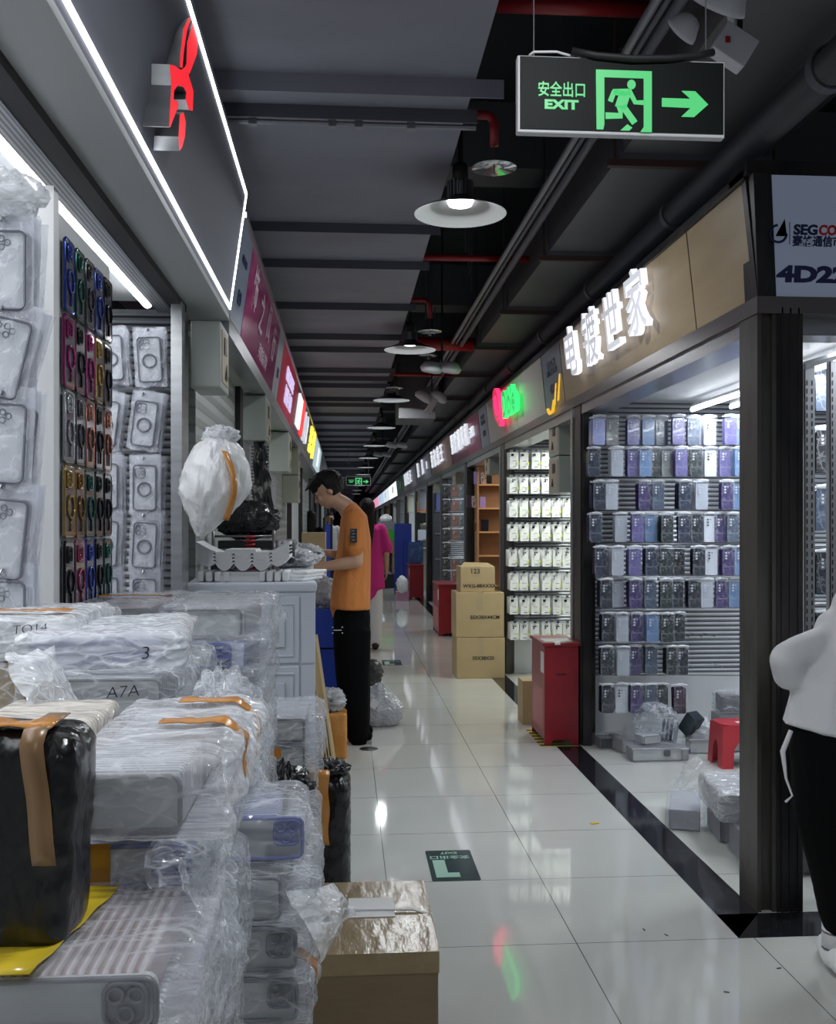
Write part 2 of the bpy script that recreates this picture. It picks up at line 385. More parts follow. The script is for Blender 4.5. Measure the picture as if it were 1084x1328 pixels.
# LED strips round the first left sign
t = thing('led_strip_frame', 'white LED strip outlining the grey sign board above the first left shop', 'light strip', (-.475, 2, 2.25))
for y0, y1, z0, z1 in ((-2, 4.106, 2.256, 2.268), (4.094, 4.106, 2.268, LEDTOP), (-2, 4.106, LEDTOP, LEDTOP + .012)):
    q = lean_l(y0, y1, z0, z1, .006, .005); q.v = [(v[0] + .475, v[1] - 2, v[2] - 2.25) for v in q.v]; q.build('strip', TUBEB, t)

# --- the corner pillar and door frames
p = MB().box(1.46, 1.53, 3.46, 3.60, 0, 2.13); p.box(1.46, 1.475, 3.44, 3.46, 0, 2.13); p.box(1.515, 1.53, 3.44, 3.46, 0, 2.13)
struct('trim_16', p, GSTEEL)
p = MB().box(1.53, 1.625, 3.435, 3.60, 0, 2.13)
for xx in (1.545, 1.575, 1.605): p.box(xx, xx + .006, 3.43, 3.436, 0, 2.15)
struct('trim_17', p, DSTEEL)
n = 18
for k, y in enumerate([6.15] + [v for v in PY[1:]]):
    p = MB().box(1.465, 1.56, y - .02, y + .14, 0, 2.13)
    p.box(1.475, 1.53, y - .05, y - .02, 0, 2.13)
    struct('trim_%d' % n, p, DSTEEL if k % 2 == 0 else GSTEEL); n += 1
    p = MB().box(1.46, 1.50, y + .18, y + .24, 0, 2.13)
    struct('trim_%d' % n, p, STEEL); n += 1
for k, y in enumerate(LY):
    p = MB().box(-.64, -.60, y - .24, y - .17, 0, 2.2); p.box(-.66, -.61, y - .12, y - .02, 0, 2.2)
    struct('trim_%d' % n, p, STEEL if k < 3 else DSTEEL); n += 1
# closed shutter of the second left shop and far shutters
struct('door_1', MB().box(-.66, -.63, 4.25, 5.75, 0, 2.2), SHUT)
struct('trim_%d' % n, MB().box(-.66, -.60, 5.75, 5.9, 0, 2.2), DSTEEL); n += 1
for k, (y0, y1) in enumerate(((9.2, 10.8), (14.6, 17.2), (25.3, 29.6))):
    struct('door_%d' % (k + 2), MB().box(-.66, -.63, y0, y1, 0, 2.2), SHUT)

# --- ceiling services
g = MB().box(-1.6, .46, -3, 3.50, 2.955, 3.4)
for y0, y1 in ((3.5, 5.25), (5.25, 12), (12, 74)): g.box(-1.6, .46, y0, y1, 2.955, 3.4)
tag(struct('ceiling_duct', g, DUCTG), 'long grey board duct under the ceiling on the left', 'duct'); 
bpy.data.objects['ceiling_duct']['kind'] = 'structure'
ys = [3.50, 3.76, 5.22]; y = 5.95
random.seed(3)
while y < 60: ys.append(y); y += random.choice((.55, 1.15, .6, 1.2)) * (1 if y < 20 else 1.6)
for i, y in enumerate(ys):
    x1 = .56 if i == 0 else .50
    q = MB().box(-.62, x1, y, y + .045, 2.925, 2.955); q.box(-.62, x1, y - .006, y, 2.905 if i else 2.89, 2.955)
    o = q.build('ceiling_rib', DUCTG if i in (0,) else RIB)
    tag(o, 'dark steel cross rib under the long grey duct' if i else 'steel angle rib nearest the camera under the grey duct', 'ceiling rib', 'steel ribs under the left duct' if i else None)
q = MB().tube([(-.60, 3.80, 2.905), (.50, 3.80, 2.905)], .011, 8)
for xx in (-.35, -.05, .05, .25): q.cbox((xx, 3.80, 2.905), (.03, .03, .03))
tag(q.build('conduit', RIBL, None), 'thin grey electrical conduit crossing beneath the duct beside the first lamp', 'conduit')
# right duct in sections
random.seed(5)
yy = [-1.0, .0, 1.25, 2.7, 4.1, 5.6, 7.05, 8.5, 10.1, 12, 14.5, 17.5, 21, 25, 30, 38, 50]
for i in range(len(yy) - 1):
    q = MB().box(1.16, 1.78, yy[i] + .03, yy[i+1], 2.94, 3.35)
    t = thing('air_duct_section', 'dark square air duct section above the right-hand shop signs', 'duct', (0, 0, 0), 0, 'air duct sections over the right shops')
    q.build('duct_shell', DUCTR, t)
    MB().box(1.145, 1.80, yy[i], yy[i] + .03, 2.915, 3.38).build('flange', RIB, t)
    q = MB()
    for xx in (1.13, 1.82): q.rod((xx, yy[i] + .015, 2.9), (xx, yy[i] + .015, 3.95), .006, 6)
    q.box(1.10, 1.85, yy[i], yy[i] + .03, 2.885, 2.915); q.build('hanger', mat('rust_brown', (.07, .04, .03), .7) if i == 0 else bpy.data.materials['rust_brown'], t)
# cable runs beside the duct
for k, (x, z, r) in enumerate(((.955, 3.0, .016), (.99, 3.0, .012), (1.03, 2.99, .020), (1.075, 3.04, .009))):
    q = MB().tube([(x + .004*math.sin(i*1.3 + k), -1 + i * 2.4, z + .005*math.sin(i*2.1+k)) for i in range(22)], r, 8)
    tag(q.build('conduit', RIBL if k in (0,) else RIB, None, True), ['pale grey conduit running along the ceiling, leftmost of the bundle', 'dark conduit next to the pale one in the ceiling bundle', 'thickest dark conduit of the ceiling bundle', 'thin black cable nearest the right duct'][k], 'conduit')
# big pipe over the right fascia
q = MB().tube([(1.505, -1, 2.80), (1.505, 60, 2.80)], .062, 16)
t = thing('overhead_pipe', 'thick dark pipe running along the top of the right-hand shop signs', 'pipe', (0, 0, 0))
q.build('pipe_run', mat('pipe_lagging', (.06, .062, .072), .38), t, True)
y = 3.0
while y < 20:
    MB().lathe([(.066, -.02), (.072, -.02), (.072, .02), (.066, .02)], M=Matrix.Rotation(PI/2, 4, 'X')).build('pipe_clamp', RIB, t, False, (1.505, y, 2.80))
    MB().rod((1.505, y, 2.86), (1.505, y, 2.885), .006, 6).build('drop_rod', STEEL, t); y += 1.45
# red sprinkler pipes
def redpipe(pts, r, label):
    tag(MB().tube(pts, r, 12).build('sprinkler_pipe', REDP, None, True), label, 'pipe')
redpipe([(-.2, 3.86, 3.02), (.50, 3.86, 2.98), (.555, 3.86, 2.98), (.575, 3.86, 2.965), (.58, 3.86, 2.94), (.58, 3.86, 2.86)], .017, 'short red sprinkler pipe elbow ending above the nearest disc')
redpipe([(.46, 3.45, 3.20), (1.1, 3.45, 3.20)], .028, 'red sprinkler pipe crossing behind the exit sign')
redpipe([(.2, 6.2, 3.05), (1.15, 6.2, 3.05)], .02, 'red sprinkler pipe crossing beyond the first lamp')
redpipe([(.2, 7.3, 3.03), (.58, 7.3, 3.03), (.62, 7.3, 3.0), (.62, 7.3, 2.9)], .017, 'red sprinkler elbow above the second disc')
redpipe([(.46, 8.9, 3.0), (1.15, 8.9, 3.0)], .06, 'thick red pipe crossing beside the second lamp')
redpipe([(.2, 10.6, 2.98), (1.15, 10.6, 2.98)], .02, 'thin red pipe crossing past the second lamp')
# upper cross beams
for y in (6.0, 9.8, 14, 19, 25):
    struct('trim_%d' % n, MB().box(.5, 3.3, y, y + .35, 3.55, 3.95), DUCTR); n += 1
struct('trim_%d' % n, MB().box(.62, 1.05, 11.6, 12.4, 2.62, 3.3), DUCTR); n += 1
# threaded rods hanging in the void
for i in range(12):
    q = MB().rod((.62 + .09 * (i % 5), 5.5 + i * .55, 3.2), (.62 + .09 * (i % 5), 5.5 + i * .55, 3.95), .006, 6)
    tag(q.build('hanger_rod', RIB), 'thin dark threaded rod hanging from the slab over the corridor', 'rod', 'threaded rods in the ceiling void')

# ================================================================ SIGNS
# right: wood sign with halo-lit characters
b = thing('shop_sign', 'blond wood shop sign with four glowing white Chinese characters', 'sign', (0, 0, 0))
fascia_r(3.47, 4.05, None).build('sign_panel', WOODSIGN, b)
fascia_r(4.062, 6.53, None).build('sign_panel', WOODSIGN, b)
fascia_r(4.05, 4.062, None, x=1.466).build('joint', BLACK, b)
fascia_r(3.432, 3.47, None, x=1.458, t=.03).build('corner_post', DSTEEL, b)
WL = glow('lit_white_letter', (.93, .94, 1.0), 1.0); WS = glow('lit_letter_side', (.85, .88, 1.0), .7); WH = glow('halo_letter_side', (.85, .88, 1.0), 1.3); WM = mat('letter_face', (.62, .63, .68), .4, emit=(.9, .92, 1), estr=.40)
def xs(z): return 1.462 - .045 * (z - 2.19) / .41
for i, chh in enumerate('电镀世家'):
    y = (6.02, 5.55, 5.10, 4.66)[i]
    text('glowing_character', chh, .33, 'right', (xs(2.44) - .045, y, 2.445), b, [WM, WH], .016, .003, 1.0, TLR)
# divider board 4D22
def divider(y0, y1, label, num='4D22'):
    d = thing('unit_number_sign', label, 'sign', (0, 0, 0))
    fascia_r(y0, y1, None).build('sign_panel', mat('grey_blue_panel', (.17, .20, .26), .35) if 'grey_blue_panel' not in bpy.data.materials else bpy.data.materials['grey_blue_panel'], d)
    text('number', num, .085, 'right', (xs(2.32) - .003, (y0+y1)/2, 2.33), d, mat('navy_ink', (.01, .015, .08), .5) if 'navy_ink' not in bpy.data.materials else bpy.data.materials['navy_ink'], .001, .003, 1.15, TLR)
    text('wordmark', 'SEGCOM', .06, 'right', (xs(2.5) - .003, (y0+y1)/2, 2.50), d, bpy.data.materials['navy_ink'], .001, .003, 1.1, TLR)
    text('chinese_wordmark', '赛格通信市场', .05, 'right', (xs(2.45) - .003, (y0+y1)/2, 2.445), d, bpy.data.materials['navy_ink'], .001, .001, 1.1, TLR)
    return d
divider(6.55, 7.15, 'grey-blue unit sign 4D22 between the wood sign and the red-green neon sign')
t = thing('pasted_letters', 'broken gold letters stuck low between the wood and neon signs', 'letters', (1.45, 6.8, 2.2))
gold = glow('gold_lit', (1.0, .55, .03), .9)
for yy, zz, s_, hh in ((6.62, 2.30, .05, .16), (6.74, 2.27, .04, .13)):
    MB().prism([(-s_, -hh/2), (-s_*.4, -hh/2), (s_*.3, hh*.6), (0, hh*.55)], 0, .008, lambda u, v, d: Vector((-.008 - d, yy - 6.8 - u, zz - 2.2 + v))).build('stroke', gold, t)
MB().tube([(-.008, .22, .0), (-.008, .16, -.035), (-.008, .05, -.03), (-.008, .0, .04)], .012, 6).build('stroke', gold, t)
# neon Q Dible sign
b = thing('shop_sign', 'cream shop sign with glowing red and green script lettering', 'sign', (0, 0, 0))
crm = mat('cream_panel', (.38, .36, .34), .4)
fascia_r(7.18, 8.35, None).build('sign_panel', crm, b); fascia_r(8.36, 10.0, None).build('sign_panel', crm, b)
RG = glow('neon_red', (1, .02, .10), 2.6); GG = glow('neon_green', (.03, 1, .16), 1.7)
RF = mat('red_letter_face', (.5, .01, .06), .4, emit=(1, .05, .12), estr=.55); GF = mat('green_letter_face', (.05, .45, .12), .4, emit=(.05, .9, .25), estr=.35)
text('red_letter', 'Q', .40, 'right', (1.385, 8.98, 2.44), b, [RF, RG], .02, .012, 1.05, TLR)
text('script_letters', 'Dible', .30, 'right', (1.385, 8.33, 2.42), b, [GF, GG], .02, .010, 1.0, TLR, .35)
divider(10.03, 10.6, 'grey-blue unit sign between the neon sign and the maroon sign', '4D23')

def lit_sign_r(y0, y1, base, label, chars, size, lc=WL, sub=None, base_emit=0):
    b = thing('shop_sign', label, 'sign', (0, 0, 0))
    fascia_r(y0, y1, None).build('sign_panel', base, b)
    n_ = len(chars)
    for i, ch in enumerate(chars):
        y = y1 - (y1 - y0) * (.10 + .66 * (i + .5) / n_)
        text('glowing_character', ch, size, 'right', (xs(2.42) - .03, y, 2.43), b, [lc, WS], .012, .004, 1.15, TLR)
    if sub: text('small_lettering', sub, size * .45, 'right', (xs(2.42) - .02, y0 + (y1 - y0) * .17, 2.42), b, [lc, WS], .008, .003, 1.0, TLR)
    return b
maroon = mat('maroon_panel', (.16, .012, .05), .35); brown = mat('brown_panel', (.20, .12, .10), .4); gpan = mat('grey_panel', (.15, .15, .18), .4)
whitepan = glow('lit_white_panel', (.9, .95, 1), 1.1); grnpan = mat('green_panel', (.03, .10, .05), .5)
lit_sign_r(10.63, 13.5, maroon, 'maroon shop sign with five glowing white characters and small text', '熙雅潮风机', .27, sub='元素风')
lit_sign_r(13.55, 16.7, brown, 'brown shop sign with four tall glowing white characters', '百亿壳王', .29)
lit_sign_r(16.8, 20.2, gpan, 'dark grey shop sign with a short glowing white word', '贝凡', .30, sub='壳')
lit_sign_r(20.3, 24.3, gpan, 'dark grey shop sign with four narrow glowing white characters', '川川生正', .30)
b = thing('shop_sign', 'unlit green shop sign far along the right side', 'sign'); fascia_r(24.4, 28, None).build('sign_panel', grnpan, b); text('lettering', '手机', .2, 'right', (1.43, 26, 2.42), b, PAPER, .003, .003)
b = thing('shop_sign', 'plain glowing white shop sign just past the green one', 'sign'); fascia_r(28.1, 33, None).build('sign_panel', whitepan, b); text('lettering', '数码', .2, 'right', (1.42, 30, 2.42), b, INK, .003, .003)
far = [(33.2, 37.8, glow('lit_pale', (.75, .85, .95), .9), 'pale glowing sign beyond the plain white one'), (38, 43.5, glow('lit_cool', (.6, .75, .95), .8), 'cool blue-white glowing sign far down the right side'),
       (44, 50, glow('lit_pink', (.9, .35, .5), .9), 'pink glowing shop sign far down the right side'), (50.5, 56, glow('lit_lilac', (.65, .55, 1), .9), 'lilac glowing shop sign near the end of the right side'),
       (56.5, 62, glow('lit_white2', (.9, .95, .95), .9), 'small white glowing sign near the corridor end'), (62.5, 73, glow('lit_blue', (.15, .15, 1), .9), 'deep blue glowing sign at the corridor end')]
for y0, y1, mm, lb in far:
    b = thing('shop_sign', lb, 'sign'); fascia_r(y0, y1, None).build('sign_panel', mm, b); text('lettering', '通讯', .22, 'right', (1.42, (y0+y1)/2, 2.42), b, WHITEP, .003, .003)
# sign facing the camera on the corner shop
b = thing('unit_number_sign', 'large grey-blue lit sign 4D22 facing the camera above the corner shop', 'sign', (0, 0, 0))
sp = mat('pale_blue_lit_panel', (.16, .19, .26), .35, emit=(.32, .38, .52), estr=.22)
q = MB(); q.add([(1.53, 3.45, 2.19), (4.2, 3.45, 2.19), (4.2, 3.40, 2.61), (1.49, 3.40, 2.61), (1.53, 3.55, 2.19), (4.2, 3.55, 2.19), (4.2, 3.5, 2.61), (1.49, 3.5, 2.61)],
    [(0, 1, 2, 3), (5, 4, 7, 6), (0, 3, 7, 4), (1, 5, 6, 2), (3, 2, 6, 7), (0, 4, 5, 1)]); q.build('sign_panel', sp, b)
MB().add([(1.46, 3.43, 2.19), (1.53, 3.44, 2.19), (1.49, 3.39, 2.61), (1.42, 3.38, 2.61), (1.46, 3.55, 2.19), (1.53, 3.55, 2.19), (1.49, 3.5, 2.61), (1.42, 3.5, 2.61)],
    [(0, 1, 2, 3), (0, 3, 7, 4), (1, 5, 6, 2), (3, 2, 6, 7)]).build('corner_post', DSTEEL, b)
NV = bpy.data.materials['navy_ink']; RDI = mat('red_ink', (.55, .02, .02), .5)
def camtext(name, s, px0, px1, pyc, size, m_, bold=.002, D=3.52):
    me = text_mesh(s, size, .0015, bold, m_); w = max(v.co.x for v in me.vertices) * 2
    W = (px1 - px0) / F * D
    for v in me.vertices: v.co.x *= W / w
    c = pt((px0 + px1) / 2, pyc, D); yy = 3.45 - .05 * (c.z - 2.19) / .42 - .003
    me.transform(basis('cam', Vector((c.x, yy, c.z)), .13)); link(me, name, b)
camtext('wordmark', 'SEG', 1030, 1062, 297, .047, NV); camtext('wordmark', 'COM', 1064, 1100, 297, .047, RDI)
camtext('chinese_wordmark', '赛格通信市场', 1029, 1110, 311, .040, NV, .001)
camtext('unit_number', '4D22', 1010, 1108, 353, .075, NV, .004)
c = pt(1011, 301, 3.5)
q = MB(); cc = Vector((c.x, 3.41, c.z))
q.tube([cc + Vector((.030*math.cos(a), 0, -.002 + .030*math.sin(a))) for a in [math.radians(95 + i*14) for i in range(20)]], .0045, 6)
q.add([cc + Vector(v) for v in ((.022, -.004, .05), (.030, -.004, -.012), (-.012, -.004, -.012))], [(0, 1, 2), (2, 1, 0)])
q.build('emblem', NV, b)
MB().rod(pt(1024, 288, 3.5), pt(1024, 317, 3.5), .0015, 6).build('divider_line', NV, b)

# left signs
def fascia_l(y0, y1, base, label, x=-.476, z0=2.235, z1=2.64):
    b = thing('shop_sign', label, 'sign'); lean_l(y0, y1).build('sign_panel', base, b); return b
b = thing('unit_number_sign', 'narrow grey-blue unit sign at the edge of the lit left board', 'sign'); lean_l(4.14, 4.55).build('sign_panel', bpy.data.materials['grey_blue_panel'], b)
text('number', 'E20', .10, 'left', LP(4.33, 2.40), b, NV, .001, .003); text('wordmark', 'SEGCOM', .055, 'left', LP(4.34, 2.62), b, NV, .001, .002); 
mag = mat('magenta_banner', (.24, .014, .10), .2, noise_=((2, 2, 2), (.13, .008, .06), .4, .6), emit=(.5, .02, .2), estr=.05)
b = fascia_l(4.56, 6.45, mag, 'magenta shop sign with pale brush-style characters on the left')
for i, ch in enumerate('饰之风行'): text('brush_character', ch, .30, 'left', LP(4.85 + i*.42, 2.62 - .04*(i % 2)), b, mat('pale_pink', (.65, .5, .58), .5) if 'pale_pink' not in bpy.data.materials else bpy.data.materials['pale_pink'], .001, .004, 1.0)
text('small_lettering', '手机饰品 批发', .12, 'left', LP(5.6, 2.34), b, bpy.data.materials['pale_pink'], .001, .002)
b = thing('unit_number_sign', 'slim pale unit sign between the magenta and red left signs', 'sign'); lean_l(6.47, 6.9).build('sign_panel', mat('pale_panel', (.45, .48, .55), .4), b); text('number', 'E21', .12, 'left', LP(6.68, 2.45), b, NV, .001, .003)
redp = mat('red_sign', (.42, .015, .05), .3, emit=(.6, .01, .05), estr=.12)
b = fascia_l(6.92, 9.0, redp, 'red shop sign with two lines of pale lilac letters on the left')
text('lettering', 'GRACE MOBILE', .19, 'left', LP(7.9, 2.62), b, glow('lilac_lit', (.75, .65, 1), .9), .002, .004); text('lettering', '格雷斯 手机壳', .19, 'left', LP(7.95, 2.42), b, bpy.data.materials['lilac_lit'], .002, .004)
b = fascia_l(9.03, 11.6, gpan, 'left sign with overexposed white letters and a red stripe'); 
lean_l(9.15, 9.75, 2.30, 2.58, .02, .02).build('lit_block', WL, b); lean_l(9.85, 10.3, 2.28, 2.60, .02, .02).build('red_stripe', glow('red_lit', (1, .05, .05), 1.0), b)
for i, ch in enumerate('宝龙'): text('glowing_character', ch, .40, 'left', LP(10.6 + i*.55, 2.5), b, [WL, WS], .02, .02)
b = fascia_l(11.7, 14.4, gpan, 'left sign with tall glowing yellow characters')
for i, ch in enumerate('三川'): text('glowing_character', ch, .45, 'left', LP(12.5 + i*1.0, 2.52), b, [glow('yellow_lit', (1, .75, .08), 1.6) if 'yellow_lit' not in bpy.data.materials else bpy.data.materials['yellow_lit']]*2, .02, .03, 1.4)
b = fascia_l(14.5, 17.6, glow('lit_mint', (.7, .95, 1), .55), 'pale mint glowing left sign just above the man\'s head'); text('lettering', '潮品', .4, 'left', LP(16, 2.53), b, WL, .01, .01)
b = fascia_l(17.7, 40, gpan, 'long dark sign run beyond the man\'s head on the left')
# red channel letters on first left board, traced on their real plane
LTR = [[(632, 236), (634, 190), (645, 100), (662, 64), (672, 62), (657, 110), (648, 170), (641, 238)],
       [(655, 225), (658, 150), (676, 82), (690, 78), (697, 130), (692, 190), (668, 255), (662, 262), (680, 320), (677, 390), (664, 386), (652, 350), (655, 325), (645, 306), (625, 300), (612, 318), (610, 350), (628, 360), (622, 386), (598, 448), (594, 445), (602, 300), (596, 226), (612, 230), (636, 246), (650, 236)],
       [(630, 531), (627, 480), (632, 402), (645, 394), (653, 430), (650, 480), (640, 518)]]
b = thing('channel_letters', 'big red script letters with steel sides on the grey board', 'sign lettering', (-.475, 2.6, 2.6))
RL = glow('red_letter_lit', (1.0, .015, .03), .95)
for poly in LTR:
    P = []
    for zx, zy in poly:
        px, py = zx * .369, zy * .369; D = on_x(px, -.405); w = pt(px, py, D); P.append((w.y, w.z))
    ar = sum(P[i][0]*P[(i+1) % len(P)][1] - P[(i+1) % len(P)][0]*P[i][1] for i in range(len(P)))
    if ar < 0: P = P[::-1]
    MB().prism(P, -.447, -.405, lambda u, v, d: Vector((d + .475 + (.0 if d > -.42 else .065 * (v - 2.5) / .46), u - 2.6, v - 2.6)), 0, 1).build('letter', [STEEL, RL], b)

# ================================================================ METER BOXES
def meter_box(x0, x1, y0, y1, z0, z1, label, side, stack=1, m_=BOXG):
    t = thing('meter_box', label, 'meter box', ((x0+x1)/2, (y0+y1)/2, z0)); cx, cy2 = (x0+x1)/2, (y0+y1)/2
    h = (z1 - z0) / stack
    for k in range(stack):
        o = MB().box(x0-cx, x1-cx, y0-cy2, y1-cy2, k*h + .003, (k+1)*h - .003).build('casing', m_, t); bevel(o, .006)
        xf = (x0 - cx - .003) if side < 0 else (x1 - cx + .003)
        o = MB().box(min(xf, xf - side*.004), max(xf, xf - side*.004), y0-cy2 + .03, y1-cy2 - .03, k*h + .03, (k+1)*h - .03).build('door', mat('worn_door_plate', (.42, .36, .26), .5) if 'worn_door_plate' not in bpy.data.materials else bpy.data.materials['worn_door_plate'], t)
        xg = xf + side * .003
        MB().prism([(-.035, 0), (.035, 0), (0, .06)], 0, .002, lambda u, v, d: Vector((xg + side*d, (y1-y0)*.05 + u, k*h + .05 + v))).build('warning_triangle', INK, t)
        MB().box(min(xg, xg+side*.002), max(xg, xg+side*.002), -(y1-y0)*.2, (y1-y0)*.05, k*h + h*.55, k*h + h*.8).build('meter_window', DSTEEL, t)
    return t
meter_box(1.485, 1.61, 6.86, 7.2, 1.60, 2.128, 'double grey-green meter box with warning labels beside the white pack shop', -1, 2)
meter_box(1.485, 1.61, 10.2, 10.55, 1.90, 2.128, 'small green meter box left of the white pack wall, by the wooden shelves', -1)
meter_box(1.485, 1.61, 13.4, 13.75, 1.92, 2.128, 'meter box below the join of maroon and brown signs', -1)
meter_box(1.485, 1.61, 16.5, 16.85, 1.90, 2.128, 'cream meter box under the brown sign\'s far end', -1, 1, CREAM)
meter_box(1.485, 1.61, 20.0, 20.4, 1.66, 2.128, 'dark meter box farther along beneath the grey sign', -1, 1, DUCTG)
meter_box(1.485, 1.61, 23.6, 24.0, 1.66, 2.128, 'cream meter box farthest along the right-hand shops', -1, 1, CREAM)
meter_box(-.59, -.475, 3.84, 4.10, 1.90, 2.16, 'nearest left meter box under the lit sign board corner', 1)
meter_box(-.62, -.475, 6.02, 6.36, 1.88, 2.158, 'second meter box along the left, above the black liner', 1)
meter_box(-.64, -.475, 8.4, 8.8, 1.82, 2.158, 'third meter box along the left side', 1)
meter_box(-.64, -.475, 10.1, 10.5, 1.60, 2.158, 'double beige meter box above the dim left doorway', 1, 2, CREAM)

# ================================================================ LAMPS
LBR = glow('lamp_led', (.95, .97, 1), 14); SHADE = mat('lamp_reflector', (.36, .37, .37), .35, .5)
LSH = mat('shade_outside', (.10, .10, .11), .35, .5)
def make_lamp():
    t = thing('pendant_lamp', '', 'lamp')
    q = MB().lathe([(.045, .075), (.06, .06), (.205, .0), (.209, -.004)], n=40); q.build('shade', [LSH], t, True)
    q = MB().lathe([(.207, -.0045), (.203, -.002), (.059, .056), (.0, .056)], n=40); q.build('reflector', SHADE, t, True)
    MB().lathe([(0, .034), (.052, .036), (.06, .054)], n=24).build('led_lens', LBR, t, True)
    q = MB()
    for k in range(20):
        a = 2*PI*k/20; q.cbox((.048*math.cos(a), .048*math.sin(a), .105), (.022, .004, .07), 0, Matrix.Rotation(a, 3, 'Z'))
    q.lathe([(.0, .135), (.04, .135), (.04, .07), (0, .07)], n=16); q.build('heat_sink', STEEL, t)
    MB().lathe([(0, .22), (.03, .22), (.036, .20), (.036, .135), (0, .135)], n=16).build('lamp_holder', BLACK, t, True)
    MB().cbox((0, 0, .31), (.022, .012, .18)).build('hanger', BLACK, t)
    MB().rod((0, 0, .38), (0, 0, 1.18), .005, 6).build('cord', BLACK, t)
    return t
lamp = make_lamp()
for i, y in enumerate(LAMPS):
    l = lamp if i == 0 else copy_tree(lamp)
    x = .515 if y < 20 else .49
    l.location = (x, y, H + 1.40)
    lb = {4.45: 'nearest hanging lamp in view, with its glowing LED dish', 7.95: 'second hanging dish lamp along the corridor', 11.2: 'third hanging dish lamp along the corridor', 14.4: 'fourth hanging dish lamp along the corridor'}.get(y)
    if lb: l['label'] = lb
    elif y < 4: l['label'] = 'hanging dish lamp above and behind the camera'; l['group'] = 'lamps out of frame'
    else: l['label'] = 'small distant hanging dish lamp past the fourth one'; l['group'] = 'distant corridor lamps'
    L_ = bpy.data.lights.new('lamp_light', 'AREA'); L_.shape = 'DISK'; L_.size = .11; L_.energy = LAMP_W * (1.5 if y < 4 else 1); L_.color = (.93, .97, 1)
    lo = bpy.data.objects.new('lamp_light', L_); COL.objects.link(lo); lo.location = (x, y, H + 1.40 + .028)
# sprinkler deflector discs
for i, (x, y, z) in enumerate(((.58, 3.86, 2.775), (.62, 7.3, 2.80), (.50, 10.2, 2.78), (.78, 9.4, 2.98))):
    t = thing('sprinkler_disc', ['shiny round sprinkler disc nearest the exit sign', 'second shiny sprinkler disc, left of the thick red pipe', 'small shiny sprinkler disc in the far ceiling gloom', 'dim sprinkler disc beside the conduit bundle'][i], 'sprinkler', (x, y, z))
    MB().lathe([(0, .008), (.05, .006), (.088, 0), (.088, -.002), (0, .004)], n=32).build('disc', CHROME, t, True)
    MB().lathe([(0, -.03), (.012, -.03), (.012, -.026), (.004, -.024), (.004, (.09, .10, 1.15, .95)[i]), (0, (.09, .10, 1.15, .95)[i])], n=12).build('sprinkler_head', STEEL, t, True)
# exit sign
GL = glow('exit_green', (.12, 1.0, .30), .62); GLs = GL
def exit_sign(loc, label, back=False):
    t = thing('exit_sign', label, 'exit sign', loc)
    W_, H_ = .456, .166
    o = MB().box(-W_/2, W_/2, .0, .022, -H_/2, H_/2).build('casing', mat('white_frame', (.60, .60, .62), .4) if 'white_frame' not in bpy.data.materials else bpy.data.materials['white_frame'], t); bevel(o, .003)
    MB().box(-W_/2 + .006, W_/2 - .004, -.003, 0, -H_/2 + .008, H_/2 - .004).build('glass_face', mat('black_glass', (.003, .005, .004), .5, spec=.15) if 'black_glass' not in bpy.data.materials else bpy.data.materials['black_glass'], t)
    s = .456 / 980.0; ox, oz = 545, 245       # zoom frame units to metres
    def fn(u, v, d): return Vector(((u - ox) * s, -.0035 - d, (oz - v) * s))
    def pic(name, polys, dz=0):
        q = MB()
        for P in polys:
            ar = sum(P[i][0]*P[(i+1) % len(P)][1] - P[(i+1) % len(P)][0]*P[i][1] for i in range(len(P)))
            if ar < 0: P = P[::-1]
            q.prism(P, -.0005, .001 + dz, fn)
        return q.build(name, GL, t)
    pic('door_frame_symbol', [[(421, 126), (684, 126), (684, 160), (421, 160)], [(421, 160), (460, 160), (460, 380), (455, 402), (424, 402)], [(646, 160), (684, 160), (684, 408), (630, 408), (646, 385)], [(536, 404), (568, 375), (592, 390), (578, 404)]])
    def stroke(pts, w): 
        P = []; k = len(pts)
        for sgn, rng in ((1, range(k)), (-1, range(k-1, -1, -1))):
            for i in rng:
                a = Vector(pts[max(i-1, 0)]); b_ = Vector(pts[min(i+1, k-1)]); d = (b_ - a).normalized(); nrm = Vector((-d.y, d.x))
                q_ = Vector(pts[i]) + nrm * w/2 * sgn; P.append((q_.x, q_.y))
        return P
    man = [stroke([(528, 226), (505, 228), (488, 272)], 24), stroke([(560, 225), (535, 300)], 52), stroke([(575, 215), (606, 272), (650, 272)], 22),
           stroke([(532, 290), (537, 336), (466, 338)], 30), stroke([(546, 290), (604, 368)], 30), [(500, 214), (575, 210), (585, 230), (560, 245), (505, 240)]]
    circ = [(588 + 20*math.cos(a*PI/10), 190 + 22*math.sin(a*PI/10)) for a in range(20)]
    pic('running_figure', man + [circ])
    pic('arrow', [[(732, 248), (868, 248), (826, 212), (890, 212), (952, 272), (885, 332), (824, 332), (868, 290), (732, 288)]])
    for s_, z, sz, bd in (('安全出口', 222, .026, .0003), ('EXIT', 293, .026, .0012)):
        me = text_mesh(s_, sz, .0008, bd, GL); w = max(v.co.x for v in me.vertices)*2; W2 = (218 if sz and s_ != 'EXIT' else 158) * s
        hgt = max(v.co.y for v in me.vertices)*2; H2 = (70 if s_ != 'EXIT' else 44) * s
        for v in me.vertices: v.co.x *= W2 / w; v.co.y *= H2 / hgt
        me.transform(basis('cam', Vector(((260 - ox) * s, -.004, (oz - z) * s)))); link(me, 'lettering', t)
    return t
es = exit_sign((.595, 2.11, 2.303), 'large black exit sign with green running figure and arrow, nearest the camera')
MB().tube([(-.20, .012, .088), (-.19, .012, .096), (-.14, .012, .098), (-.10, .012, .088)], .003, 6).build('pale_cable', WHITEP, es, True)
